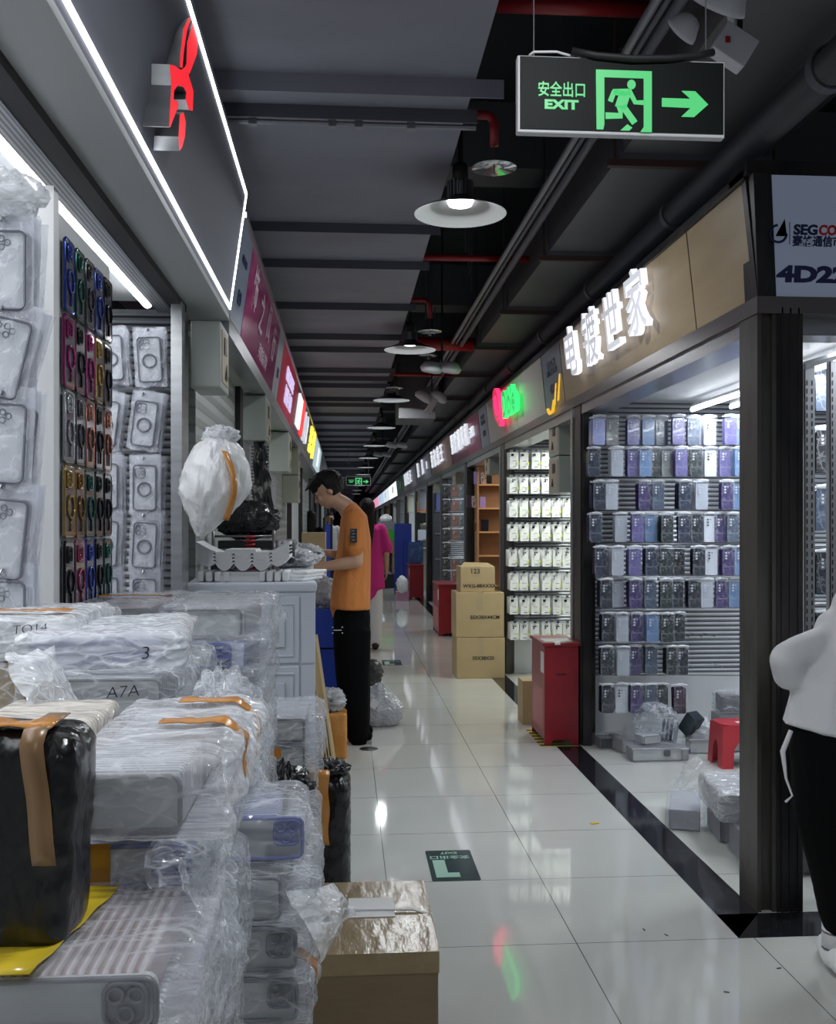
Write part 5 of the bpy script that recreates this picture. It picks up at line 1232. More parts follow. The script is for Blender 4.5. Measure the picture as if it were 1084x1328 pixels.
# brown carton on far end, white crumple and blue crate behind the table
o = MB().box(-.07, .10, 0, .3, 0, .30).build('cardboard_carton', CARD, None, False, (WX(404, 7.2), WY(7.2), 1.02)); tag(o, 'brown carton behind the man\'s hands', 'carton')
o = MB().box(-.08, .10, 0, .45, 0, 1.018).build('plastic_drawer_cabinet', WHITE, None, False, (WX(404, 7.2), WY(7.2) - .05, 0)); tag(o, 'white cabinet carrying the brown carton behind the man\'s hands', 'cabinet')
t = thing('blue_crate', 'deep blue plastic crate heaped with silver bags behind the table', 'crate', (WX(418, 6.75), WY(6.75), 0))
for z in (0, .27, .54): MB().box(-.13, .13, 0, .3, z + .004, z + .262).build('crate_tier', BLUEP, t)
o = crumple(.13, 23, .5, 3, 36, (1, .8, .8)).build('silver_bag', SILV, None, True, (WX(416, 6.75), WY(6.9), .90)); tag(o, 'crinkled silver bags heaped on the blue crate', 'plastic bag')
for k in range(4):
    o = MB().box(-.004, .004, 0, .35, 0, .75).build('cardboard_sheet', CARD, None, False, (-.105 + k*.016, 5.35 + k*.03, 0)); o.rotation_euler = (0, -.10 - .015*k, 0); tag(o, 'flattened cardboard sheet leaning on the drawer cabinet\'s side', 'cardboard', 'leaning cardboard sheets')
# things on the floor by the man
t = thing('taped_carton', 'small amber-taped carton with a torn top, in front of the man\'s feet', 'carton', (WX(432, 5.85), WY(5.85), 0))
o = wrap_mesh(.155, .2, .27, 91, .006, (0, 0, 0), 22, 'carton_body', TAPE, .12); link(o, 'carton_body', t, (0, .08, .135))
o = crumple(.085, 31, .5, 3, 36, (1, .9, .8)).build('silver_bag', SILV, None, True, (WX(428, 5.8), WY(5.9), .335)); tag(o, 'crumpled silver bag stuffed on the small taped carton', 'plastic bag')
o = crumple(.12, 33, .5, 3, 36, (.8, .9, .9)).build('silver_bag', SILV, None, True, (WX(425, 6.6), WY(6.6), .10)); tag(o, 'crumpled silver bag beside the leaning cardboard', 'plastic bag')
t = thing('taped_carton', 'amber carton behind the silver bag left of the man\'s legs', 'carton', (WX(424, 7.1), WY(7.1), 0)); MB().box(-.12, .1, 0, .3, 0, .34).build('carton_body', TAPE, t)
o = crumple(.09, 34, .5, 3, 30, (1, .9, .8)).build('black_bag', BLACKBAG, None, True, (WX(424, 7.1), WY(7.2), .40)); tag(o, 'small black bag on the amber carton left of the man', 'bag')
cone = MB().ball((0, 0, 0), 1, 44); out = []
for v in cone.v:
    p = Vector(v); r = 1 - .55*max(0, p.z); d = 1 - 2*abs(noise.noise(p*3)); d2 = 1 - 2*abs(noise.noise(p*7))
    out.append((p.x*.15*r*(1 + .18*d + .08*d2), p.y*.13*r*(1 + .18*d), max(-.115, p.z*.16*(1 + .1*d2))))
cone.v = out
o = cone.build('silver_bag', SILV, None, True, (WX(492, 6.85), WY(6.85), .116)); tag(o, 'cone-shaped silver bag on the floor right of the man\'s feet', 'plastic bag')
tag(MB().cbox((0, 0, 0), (.05, .002, .06), 0, Matrix.Rotation(.5, 3, 'Y')).build('paper_slip', PAPER, None, False, (WX(485, 6.7), WY(6.7) - .01, .17)), 'white paper slip on the cone-shaped silver bag', 'paper')
o = crumple(.085, 37, .4, 3, 30, (.9, .9, 1)).build('black_bag', mat('smoky_bag', (.05, .05, .05), .25), None, True, (WX(482, 7.1), WY(7.1), .32)); tag(o, 'small smoky black bag above the cone-shaped silver bag', 'bag')
t = thing('floor_disc', 'dark round plate on the floor by the man\'s shoe', 'floor plate', fl(478, 971)); MB().lathe([(0, .003), (.05, .003), (.058, 0)], n=24).build('disc', DSTEEL, t)
# floor stickers
def sticker(cx_, cy_, s, label):
    t = thing('floor_sticker', label, 'floor sticker', (cx_, cy_, 0)); GS = mat('sticker_green', (.025, .05, .05), .15) if 'sticker_green' not in bpy.data.materials else bpy.data.materials['sticker_green']; LG = mat('sticker_mint', (.30, .50, .40), .25) if 'sticker_mint' not in bpy.data.materials else bpy.data.materials['sticker_mint']
    MB().prism(rrect(.19*s, .36*s, .01), 0, .0012, lambda u, v, d: Vector((u, v, d))).build('sheet', GS, t)
    def f(polys, nm):
        q = MB()
        for P in polys: q.prism(P, .0012, .002, lambda u, v, d: Vector((u*s, v*s, d)))
        q.build(nm, LG, t)
    f([[(-.075, -.14), (.02, -.14), (.02, -.09), (-.025, -.09), (-.025, .06), (-.075, .06)]], 'arrow_mark')
    for s_, yy, sz in (('安全出口', .09, .042), ('EXIT', .145, .035)):
        me = text_mesh(s_, sz*s, .0003, .0008, LG); me.transform(Matrix.Translation((0, yy*s, .0016)) @ Matrix.Rotation(PI, 4, 'Z')); link(me, 'lettering', t)
p_ = fl(586, 1122); sticker(p_.x, p_.y, 1.0, 'dark green exit sticker on the floor tiles, nearest the camera')
p_ = fl(508, 859.5); sticker(p_.x, p_.y, 1.0, 'small distant dark green sticker on the floor beyond the man')
p_ = fl(771, 1068); o = MB().box(-.02, .018, -.012, .012, 0, .003).build('paper_scrap', mat('yellow_scrap', (.6, .42, .05), .5), None, False, (p_.x, p_.y, .001)); o.rotation_euler.z = .3; tag(o, 'tiny yellow paper scrap on the floor tiles', 'paper scrap')
for px, py in ((1010, 1256), (942, 1287), (864, 1213), (835, 1206)):
    p_ = fl(px, py); o = MB().box(-.008, .008, -.002, .002, 0, .0015).build('floor_debris', INK, None, False, (p_.x, p_.y, .0005)); o.rotation_euler.z = -.4 + px*.01; tag(o, 'tiny dark speck of litter on the floor tiles', 'litter', 'specks of litter')

# ---- right side floor things
t = thing('fire_box', 'tall red fire extinguisher box nearest, beside the dark case shop', 'fire box', (1.345, 6.13, 0))
def firebox(t, w=.215, d=.42, h=.62):
    P = [(-w/2, 0), (-w/2 + .04, 0), (-w/2 + .055, .035), (w/2 - .055, .035), (w/2 - .04, 0), (w/2, 0), (w/2, h), (-w/2, h)]
    o = MB().prism(P, 0, .006, lambda u, v, d_: Vector((u, d_, v))).build('front_panel', REDM, t)
    MB().prism(P[::-1], -d, -d + .006, lambda u, v, d_: Vector((u, -d_, v))).build('rear_panel', REDM, t)
    o = MB().box(-w/2, w/2, .006, d - .006, .035, h - .001).build('body', REDM, t)
    o = MB().box(-w/2 - .012, w/2 + .012, -.012, d + .012, h, h + .022).build('lid', REDM, t); bevel(o, .003)
    MB().box(-w/2 - .001, -w/2, .02, .12, h*.72, h*.93).build('instruction_label', PAPER, t)
    pw = mat('faded_red', (.45, .12, .12), .4) if 'faded_red' not in bpy.data.materials else bpy.data.materials['faded_red']
    MB().box(-w/2 - .0015, -w/2 - .0005, .04, d - .06, .09, h*.55).build('faded_door', pw, t)
    MB().tube([(-.03, -.001, h*.72), (-.02, -.006, h*.715), (.02, -.006, h*.715), (.03, -.001, h*.72)], .003, 6).build('handle', DSTEEL, t, True)
    return t
firebox(t)
MB().box(-.10, .08, .02, .20, .6425, .645).build('paper_sheet', mat('printed_sheet', (.55, .52, .42), .5, noise_=((30, 30, 30), (.35, .42, .45), .4, .6)), t)
MB().box(-.045, -.01, -.0135, .02, .630, .6445).build('tag_label', PAPER, t)
q = MB().box(-.135, .11, -.03, .50, 0, .0025); q.build('hazard_mat', striped('hazard_tape', (.02, .02, .02), (.55, .45, .04), 1/.09, 1, .4, 0, .48, .52), t)
firebox(thing('fire_box', 'second red fire box, left of the stacked cartons', 'fire box', (1.265, 12.2, 0)), .24, .8, .62)
firebox(thing('fire_box', 'third red fire box far along, by the white plastic bag', 'fire box', (1.30, 18.2, 0)), .26, .8, .62)
o = MB().box(-.045, .055, 0, .20, 0, .30).build('cardboard_carton', CARD, None, False, (WX(683, 6.95), WY(6.85, 1.2), 0)); tag(o, 'narrow open carton tucked behind the nearest red fire box', 'carton')
def carton(D, px0, px1, yb, yt, dep, label, txt, tx=.5, tz=.5, rz=0.0, z0=None):
    x0, x1 = WX(px0, D), WX(px1, D); za, zb = WZ(yb, D) if z0 is None else z0, WZ(yt, D)
    t = thing('cardboard_carton', label, 'carton', ((x0+x1)/2, WY(D, (x0+x1)/2), za), rz); w = x1-x0; h = zb-za
    bevel(MB().box(-w/2, w/2, 0, dep, 0, h).build('carton_body', CARD, t), .004)
    MB().box(-.025, .025, -.001, dep + .001, h*.6, h + .001).build('packing_tape', mat('pale_tape', (.42, .33, .20), .2) if 'pale_tape' not in bpy.data.materials else bpy.data.materials['pale_tape'], t)
    if txt:
        me = text_mesh(txt, .045, .0003, .0006, INK, True, 1.0); me.transform(Matrix.Translation((w*(tx-.5), -.002, h*tz)) @ Matrix.Rotation(PI/2, 4, 'X')); link(me, 'printed_size', t)
    return t
carton(8.9, 592, 655, 880, 827, .40, 'bottom kraft carton of the stack of three', '55X38X35', .55, .5, z0=0)
carton(8.9, 591, 654, 826.5, 768.5, .40, 'middle kraft carton of the stack of three', '55X38X44CM', .6, .45)
t = carton(8.95, 597, 642, 768, 735, .34, 'top kraft carton with scribbled flaps on the stack', 'WXG-88XXXXX', .6, .25)
me = text_mesh('123', .06, .0003, .0008, INK); me.transform(Matrix.Translation((-.02, -.002, .19)) @ Matrix.Rotation(PI/2, 4, 'X')); link(me, 'scribble', t)
o = MB().prism([(-.155, .228), (.155, .228), (.10, .262), (-.12, .268)], 0, .004, lambda u, v, d: Vector((u, .01 + d + (v - .228)*1.5, v))).build('flap', CARD, t)

# ---- goods on the floor of the dark case shop
def floor_pack(name, label, px0, px1, yb, h, dep, rz=0, style='black', seed=1, z=0.0, amp=.008, w=None, front=True, wrapm=None, cam_at=None):
    D = F*(H - z)/(yb - HY); x0, x1 = WX(px0, D), WX(px1, D); y = WY(D, (x0+x1)/2)
    t = parcel(name, label, x0, x1, y, y + dep, z, z + h, style=style, seed=seed, amp=amp, puff=(.01, 0, 0), rz=rz, front=front, wrapm=wrapm or FILMB, cam_at=cam_at)
    return t
floor_pack('case_parcel', 'flat wrapped pack of grey cases on the shop floor, front of the heap', 818, 902, 988, .08, .16, 0, 'smoky', 101, 0, .006, cam_at=.09)
floor_pack('case_parcel', 'small dark wrapped pack at the left of the floor heap', 775, 802, 972, .075, .12, .1, 'black', 102, 0, .005)
floor_pack('case_parcel', 'dark pack beside the flat grey one in the floor heap', 802, 822, 978, .09, .22, .2, 'smoky', 103)
floor_pack('case_parcel', 'low pack at the back right of the floor heap', 895, 935, 978, .09, .14, -.1, 'smoky', 104, 0, .012)
for k, (px, py, D, ry, rz, lb) in enumerate(((868, 948, 6.0, .45, .95, 'fanned block of patterned cases tipped on the floor heap'), (896, 938, 6.05, .6, -1.0, 'tilted block of black cases on the floor heap'))):
    c = pt(px, py, D); t = thing('case_block', lb, 'phone case', c, rz); t.rotation_euler.y = ry
    for i in range(7):
        o = MB(); plate(o, .08, .13, 0, .009, .01); o.v = [(v[0], v[1] - .04 + i*.0125, v[2]) for v in o.v]; o.build('case', (FEK if i % 2 else CM['O']) if k else (CM['O'] if i % 2 else CM['g']), t)
o = crumple(.11, 44, .5, 2.8, 40, (1.1, .8, .9)).build('plastic_bag', FILM, None, True, (WX(848, 6.0), WY(5.98, 1.8), .20)); tag(o, 'puffed clear plastic bag on top of the floor heap', 'plastic bag')
floor_pack('case_parcel', 'pale pack inside the puffed bag on the floor heap', 828, 862, 966, .06, .12, .3, 'grey', 105, .085, .006)
o = crumple(.10, 45, .5, 2.8, 36, (1.2, .8, .8)).build('plastic_bag', FILMW, None, True, (WX(918, 6.1), WY(6.1, 2.1), .10)); tag(o, 'crumpled clear bag between the floor heap and the red stool', 'plastic bag')
P4('case_parcel', 'wrapped block on the floor behind the red stool', 6.0, 930, 985, 925, 962, .15, style='smoky', seed=106, amp=.012, wrapm=FILMB, front=False)
o_ = P4('case_parcel', 'lowest wrapped block behind the red stool', 6.0, 928, 985, 963, 976, .16, style='smoky', seed=107, wrapm=FILMB, front=False); 
P4('case_parcel', 'dark crinkled pack on top behind the red stool', 6.0, 935, 985, 900, 924, .14, style='black', seed=108, amp=.02, wrapm=FILM, front=False)
# red stool
t = thing('plastic_stool', 'red plastic stool partly hidden by the corner pillar', 'stool', (WX(957, 5.72), WY(5.72, 2.2), 0)); 
D_ = 5.72; hs = .245
RP = mat('red_plastic', (.50, .035, .05), .35)
seat = MB().prism(rrect(.25, .20, .05), hs - .012, hs, lambda u, v, d: Vector((u, v, d))); bevel(seat.build('seat', RP, t), .005)
def arch(ax):
    w = .25 if ax == 0 else .20; s2 = .10 if ax == 0 else .125
    P = [(-w/2 - .012, 0), (-w/2 + .055, 0), (-w/2 + .062, hs*.42), (-w/2 + .085, hs*.58), (w/2 - .085, hs*.58), (w/2 - .062, hs*.42), (w/2 - .055, 0), (w/2 + .012, 0), (w/2, hs - .008), (-w/2, hs - .008)]
    for sg in (-1, 1):
        f = (lambda u, v, d: Vector((u, sg*(s2 - .0 + d + (hs - v)*.05), v))) if ax == 0 else (lambda u, v, d: Vector((sg*(s2 + d + (hs - v)*.05), u, v)))
        q = MB().prism(P, -.004, .0, f); q.build('leg_side', RP, t)
arch(0); arch(1)
MB().box(-.02, .06, -.04, .0, hs + .0005, hs + .0015).build('sticker', PAPER, t)
# parcels on floor near pillar
def FP(label, D, px0, px1, yt, yb, dep, **k):
    x0, x1 = WX(px0, D), WX(px1, D); z0 = max(0, WZ(yb, D)); return parcel('case_parcel', label, x0, x1, WY(D, (x0+x1)/2), WY(D, (x0+x1)/2) + dep, z0, WZ(yt, D), **k)
x_ = 1.93
parcel('case_parcel', 'low wrapped white block left of the parcels beside the pillar', WX(885, 4.45), WX(935, 4.45), 4.35, 4.72, 0, .10, style='grey', seed=111, amp=.006, wrapm=FILMB, front=False, rz=-.35)
parcel('case_parcel', 'lower wrapped dark parcel beside the corner pillar', 1.60, 2.02, 3.78, 4.12, 0, .135, style='smoky', seed=112, amp=.010, wrapm=FILMB, front=False, rz=-.12)
parcel('case_parcel', 'upper silvery wrapped parcel beside the corner pillar', 1.585, 2.0, 4.02, 4.40, .137, .255, style='smoky', seed=113, amp=.012, wrapm=film('silver_wrap', (.75, .77, .80), .35, .95, (8, 12, 12)), front=False, rz=-.12)
parcel('case_parcel', 'wrapped support parcel underneath the upper silvery one', 1.62, 2.0, 4.16, 4.42, 0, .136, style='smoky', seed=114, amp=.006, wrapm=FILMB, front=False, rz=-.12)
sheet((fl(868, 1020) + Vector((0, 0, .01)), fl(905, 1075) + Vector((0, 0, .03)), pt(985, 1010, 4.5), pt(900, 985, 5.2)), 31, .018, 'clear_sheet', 'clear plastic sheet spread over the floor by the pillar parcels', film('very_clear_sheet', (.85, .87, .9), .04, .55, (6, 6, 6)), 30, .03)

# ---- far corridor things
def farbox(name, label, cat, D, px0, px1, yt, yb, m_, dep=.3, z0=None):
    x0, x1 = WX(px0, D), WX(px1, D); zb = WZ(yb, D) if z0 is None else z0
    t = thing(name, label, cat, ((x0+x1)/2, WY(D, (x0+x1)/2), zb)); w = x1-x0; h = WZ(yt, D) - zb
    return t, w, h, dep
t, w, h, d = farbox('roll_cage', 'tall blue mesh trolley by the far right shops', 'trolley', 19.6, 512, 533, 679, 768, BLUEP, z0=0)
MB().box(-w/2, w/2, 0, .05, .12, h).build('blue_panel', mat('blue_mesh', (.015, .04, .28), .5), t)
q = MB()
for x in (-w/2, w/2): q.rod((x, 0, .05), (x, 0, h), .012, 6)
q.tube([(-w*.1, -.08, .1), (-w*.1, -.08, h*.72), (0, -.08, h*.78), (w*.4, -.08, h*.76), (w*.45, -.08, .1)], .014, 6); q.build('frame', BLUEP, t)
for x in (-w*.4, w*.4): MB().ball((x, .02, .05), .05, 10).build('wheel', RUBBER, t)
t, w, h, d = farbox('blue_bin', 'dark blue printed crate on top of the far red box', 'crate', 18.7, 531, 549, 704, 730, None); MB().box(-w/2, w/2, 0, .4, 0, h).build('shell', mat('blue_print', (.03, .07, .2), .4, noise_=((9, 9, 9), (.12, .2, .3), .5, .7)), t)
MB().box(-w/2, w/2, 0, .02, h, h + .02).build('rim', BLUEP, t)
t, w, h, d = farbox('pink_box', 'pink box on the floor under the white carrier bag', 'box', 18.0, 514, 530, 757, 770, None, z0=0); MB().box(-w/2, w/2, 0, .3, 0, .16).build('shell', mat('pink_card', (.55, .28, .40), .5), t)
o = crumple(.13, 51, .35, 2.5, 30, (.8, .7, 1.1)).build('carrier_bag', WHITEP, None, True, (WX(522, 17.8), WY(17.8), .30)); tag(o, 'white carrier bag on the pink box far along the corridor', 'bag')
t, w, h, d = farbox('market_stall', 'wooden counter piled with a green crate far ahead', 'counter', 21.5, 488, 514, 702, 770, None, z0=0); MB().box(-w/2, w/2, 0, .5, .0, h*.3).build('base', BLACK, t); MB().box(-w/2, w/2, 0, .5, h*.75, h).build('counter_top', PINE, t); MB().box(-w/2 + .02, -w/2 + .08, .02, .4, h*.3, h*.75).build('leg', PINE, t); MB().box(w/2 - .08, w/2 - .02, .02, .4, h*.3, h*.75).build('leg', PINE, t)
t, w, h, d = farbox('green_crate', 'bright green crate on the far wooden counter', 'crate', 21.5, 490, 512, 688, 701.7, None); MB().box(-w/2, w/2, 0, .3, 0, h).build('shell', mat('green_plastic', (.06, .45, .03), .4), t)
t, w, h, d = farbox('grey_crate', 'grey crate stacked on the green one far ahead', 'crate', 21.6, 490, 512, 676, 687.8, None); MB().box(-w/2, w/2, 0, .3, 0, h).build('shell', mat('grey_crate_m', (.25, .25, .27), .4), t)
o = crumple(.13, 52, .35, 2.5, 30, (1, .7, .8)).build('carrier_bag', WHITEP, None, True, (WX(501, 21.6), WY(21.8), WZ(673.5, 21.6))); tag(o, 'white bag on the grey crate far ahead', 'bag')
t, w, h, d = farbox('roll_cage', 'blue trolley far ahead at the left of the corridor', 'trolley', 15, 420, 430, 680, 715, None, z0=0); MB().box(-w/2, w/2, 0, .1, .3, h).build('blue_panel', BLUEP, t); MB().tube([(-w/2, 0, 0), (-w/2, 0, h + .1), (w/2, 0, h + .1), (w/2, 0, 0)], .015, 6).build('frame', BLACK, t)

# ---- twin spot unit and camera by the exit sign, further fixtures
t = thing('emergency_spotlight', 'white twin-head emergency spotlight above the exit sign\'s right end', 'light', pt(950, 62, 2.65))
c0 = pt(950, 62, 2.65)
EB = mat('fixture_white', (.55, .55, .60), .4)
bevel(MB().cbox((0, 0, 0), (.10, .05, .085), 0, Matrix.Rotation(.55, 3, 'Y')).build('box', EB, t), .004)
MB().box(-.03, -.018, -.030, -.026, .0, .016).build('red_label', REDP, t)
def head(px, py, D, r, ry, nm):
    c = pt(px, py, D) - c0; M = Matrix.Rotation(ry, 4, 'Y') @ Matrix.Rotation(.75, 4, 'X')
    q = MB().lathe([(r*.15, r*.9), (r*.6, r*.7), (r*.95, .0), (r, -.01), (r*.9, -.012), (r*.85, .0)], M=M, n=28); o = q.build(nm, EB, t, True, c)
    MB().lathe([(0, .004), (r*.86, .004)], M=M, n=24).build('reflector', CHROME, o); MB().ball(M @ Vector((0, 0, .006)), r*.25, 10).build('bulb', EB, o, True)
head(886, 38, 2.66, .046, .75, 'lamp_head'); 
head(930, 0, 2.45, .080, .35, 'lamp_head')
MB().rod((0, 0, .03), (-.03, -.05, .12), .010, 8).build('stem', EB, t); MB().rod((0.02, 0, .02), (.02, 0, 1.2), .008, 8).build('drop_rod', DSTEEL, t)
for k, (px, py, D, lb) in enumerate(((573, 478, 8.6, 'white twin-head emergency spotlight under the conduit, mid distance'), (560, 515, 10.4, 'tilted white camera unit under the conduit, farther off'), (515, 578, 16, 'small fixture in the far ceiling gloom'), (496, 590, 19, 'dim round fixture in the far ceiling gloom'))):
    c = pt(px, py, D); t = thing('emergency_spotlight' if k != 1 else 'security_camera', lb, 'light' if k != 1 else 'camera', c)
    for sx_ in (-.09, .07): MB().lathe([(.01, .06), (.07, .05), (.10, 0), (.085, -.03), (0, -.035)], n=20, M=Matrix.Rotation(.15 + (.4 if k == 1 else 0), 4, 'Y')).build('lamp_head', EB, t, True, (sx_, 0, 0))
    MB().cbox((0, 0, .02 if k != 1 else -.08), (.07, .05, .20 if k == 1 else .05), 0, Matrix.Rotation(.5 if k == 1 else 0, 3, 'Y')).build('box', EB, t)
    MB().rod((0, 0, 0), (0, 0, 3.95 - c.z), .008, 6).build('drop_rod', DSTEEL, t)
# ================================================================ PEOPLE
def remesh(o, vox, smooth=6):
    m = o.modifiers.new('surface', 'REMESH'); m.mode = 'VOXEL'; m.voxel_size = vox; m.use_smooth_shade = True
    if smooth: s = o.modifiers.new('soften', 'SMOOTH'); s.iterations = smooth; s.factor = .5
    return o
def limb(mb, pts, ra, rb=None, ref=(0, 1, 0), n=14):
    mb.tube(pts, list(ra), n, 0, True, ref, list(rb) if rb else None)
    P = [Vector(p) for p in pts]
    for p, a, b in ((P[0], ra[0], (rb or ra)[0]), (P[-1], ra[-1], (rb or ra)[-1])): mb.ball(p, (min(a, b)*.98,)*3, 10)
def hand(mb, wrist, d, nrm, side, s=1.0, curl=.5):
    """palm and five fingers; d = direction to fingertips, nrm = back of hand, side = towards the thumb"""
    w = Vector(wrist); d = Vector(d).normalized(); nrm = Vector(nrm).normalized(); side = (Vector(side) - d*Vector(side).dot(d)).normalized(); nrm = side.cross(d)*(1 if side.cross(d).dot(nrm) > 0 else -1)
    mb.tube([w, w + d*.03*s, w + d*.085*s], [.026*s, .036*s, .038*s], 12, 0, True, tuple(side), [.020*s, .016*s, .013*s])
    for i, L_ in enumerate((.070, .078, .073, .058)):
        b = w + d*.080*s + side*(.028 - .0185*i)*s
        a1 = curl*.7; p1 = b + (d*math.cos(a1) - nrm*math.sin(a1))*L_*.45*s; a2 = curl*1.5; p2 = p1 + (d*math.cos(a2) - nrm*math.sin(a2))*L_*.32*s; a3 = curl*2.1; p3 = p2 + (d*math.cos(a3) - nrm*math.sin(a3))*L_*.26*s
        mb.tube([b - d*.015*s, b, p1, p2, p3], [.0095*s, .0095*s, .0088*s, .008*s, .0065*s], 8)
    b = w + d*.022*s + side*.030*s; p1 = b + (d*.6 + side*.75 - nrm*.35).normalized()*.040*s; p2 = p1 + (d*.9 + side*.2 - nrm*.4).normalized()*.032*s
    mb.tube([w + d*.01*s + side*.01*s, b, p1, p2], [.014*s, .0125*s, .010*s, .0075*s], 8)
def head_mesh(mb, c, fwd, up, s=1.0):
    """skull, jaw, nose, lips, brow and ears merged into the body surface"""
    f = Vector(fwd).normalized(); u = (Vector(up) - f*Vector(up).dot(f)).normalized(); r = f.cross(u); R = Matrix((r, f, u)).transposed(); c = Vector(c)
    def P(x, y, z): return c + R @ (Vector((x, y, z))*s)
    mb.ball(P(0, -.012, .022), (.076*s, .094*s, .088*s), 22, 0, R)
    mb.ball(P(0, .022, -.035), (.060*s, .066*s, .068*s), 20, 0, R)
    mb.ball(P(0, .050, -.082), (.026*s, .026*s, .022*s), 14, 0, R)      # chin
    mb.ball(P(0, .078, .018), (.050*s, .014*s, .012*s), 14, 0, R)       # brow
    mb.tube([P(0, .084, .010), P(0, .100, -.018), P(0, .104, -.030)], [.009*s, .012*s, .014*s], 10)
    mb.ball(P(0, .084, -.052), (.022*s, .010*s, .005*s), 12, 0, R); mb.ball(P(0, .082, -.061), (.019*s, .010*s, .006*s), 12, 0, R)
    for sx_ in (-1, 1):
        mb.ball(P(sx_*.030, .072, -.022), (.020*s, .016*s, .020*s), 12, 0, R)
        mb.ball(P(sx_*.078, -.008, -.010), (.008*s, .018*s, .031*s), 14, 0, R)
    return P, R
def eyes(t, P, R, s=1.0):
    q = MB()
    for sx_ in (-1, 1): q.tube([P(sx_*.030 - .014, .083, -.002), P(sx_*.030, .090, -.005), P(sx_*.030 + .014, .083, -.002)], .0028*s, 6)
    q.build('eyelashes', HAIR, t, True)
    q = MB()
    for sx_ in (-1, 1): q.tube([P(sx_*.030 - .017, .084, .018), P(sx_*.030, .092, .022), P(sx_*.030 + .017, .082, .017)], .0032*s, 6)
    q.build('eyebrows', HAIR, t, True)
def hair_cap(P, R, s=1.0, seed=2, front=.0, amp=.10, long_=0):
    mb = MB().ball((0, 0, 0), 1, 52); out = []; keep = []
    for v in mb.v:
        p = Vector(v); d = noise.noise(p*6 + Vector((seed, 0, 0))) + .5*noise.noise(p*13)
        q = Vector((p.x*.088, -.014 + p.y*(.108 + front*max(0, p.y)), .030 + p.z*.100))*(1 + amp*d)
        # cut away the face and the nape
        if p.y > .15 and p.z < .30: q = Vector((q.x*.80, q.y*.62, max(q.z, .0) + .02))
        if p.z < -.45: q = Vector((q.x*.8, q.y*.8, -.020 - .03*(p.y < 0)))
        out.append(tuple(P(q.x, q.y, q.z)))
    mb.v = out; return mb

# ---- the man in the orange tee (seen from his left side, sorting bags)
YM = WY(6.36, .07)
def m(px, py, dy=0.0): return Vector((WX(px, 6.36), YM + dy, WZ(py, 6.36)))
t = thing('person', 'person in an orange t-shirt and black trousers, standing in profile, sorting small bags', 'person', (WX(458, 6.36), YM, 0)); base = t.location.copy()
b = MB()
hc = m(425.5, 636); f_ = Vector((-.84, 0, -.54)); u_ = Vector((-.50, 0, .86))
P_, R_ = head_mesh(b, hc, f_, u_, 1.0)
limb(b, [m(434, 648), m(446, 655), m(457, 668)], [.050, .052, .062], [.052, .056, .070])
limb(b, [m(457, 675), m(458, 720), m(457, 785)], [.06, .08, .08], [.10, .12, .12], ref=(1, 0, 0))
# near arm (his left, towards the camera)
def arm(dy, sh, el, wr, tip, thumb_y):
    limb(b, [sh, (sh + el)/2 + Vector((.004, 0, 0)), el], [.050, .046, .040]); limb(b, [el, el*.65 + wr*.35, wr], [.042, .040, .025], [.042, .038, .022])
    hand(b, wr, tip - wr, (0, 0, 1), (0, thumb_y, .35), .95, .55)
arm(-.19, m(460, 684, -.15), m(462, 727, -.195), m(408, 735, -.17), m(392, 742, -.14), 1)
arm(.19, m(458, 684, .15), m(456, 724, .20), m(421, 717, .16), m(408, 717, .13), -1)
limb(b, [m(452, 930, -.09), m(456, 960, -.10)], [.036, .040])
limb(b, [m(462, 925, .10), m(465, 952, .10)], [.036, .040])
limb(b, [m(457, 785), m(454, 860, -.05), m(452, 930, -.09)], [.09, .06, .04]); limb(b, [m(457, 785), m(460, 860, .06), m(462, 925, .10)], [.09, .06, .04])
b.v = [tuple(Vector(v) - base) for v in b.v]
remesh(b.build('body', SKIN, t, True), .0065, 4)
def loc_(mb): mb.v = [tuple(Vector(v) - base) for v in mb.v]; return mb
hh = hair_cap(P_, R_, 1.03, 2, .06, .06); remesh(loc_(hh).build('hair', HAIR, t, True), .006, 0)
def Pl(x, y, z): return P_(x, y, z) - base
eyes(t, Pl, R_)
s = MB()
limb(s, [m(456, 660), m(459, 670), m(460, 700), m(457, 740), m(455, 770), m(454, 789)], [.050, .085, .105, .118, .126, .130], [.09, .160, .180, .185, .185, .185], ref=(1, 0, 0))
limb(s, [m(449, 659), m(457, 666)], [.050, .064], [.068, .10], ref=(1, 0, 0))
limb(s, [m(460, 672, -.12), m(461, 690, -.185), m(460, 711, -.20)], [.066, .060, .056], [.070, .062, .066]); limb(s, [m(457, 668, .13), m(457, 690, .19), m(456, 711, .205)], [.060, .058, .060])
shirt = remesh(loc_(s).build('t_shirt', ORANGE, t, True), .009, 5)
pa = MB()
limb(pa, [m(455, 783), m(456, 800), m(456, 822)], [.118, .120, .118], [.160, .160, .155], ref=(1, 0, 0))
limb(pa, [m(456, 815, -.08), m(457, 870, -.085), m(460, 925, -.09), m(464, 955, -.09)], [.122, .110, .092, .072], [.10, .095, .085, .078], ref=(1, 0, 0))
limb(pa, [m(457, 815, .08), m(460, 870, .085), m(463, 925, .09), m(466, 948, .09)], [.118, .105, .088, .070], [.10, .095, .085, .078], ref=(1, 0, 0))
remesh(loc_(pa).build('trousers', BLACKCL, t, True), .010, 5)
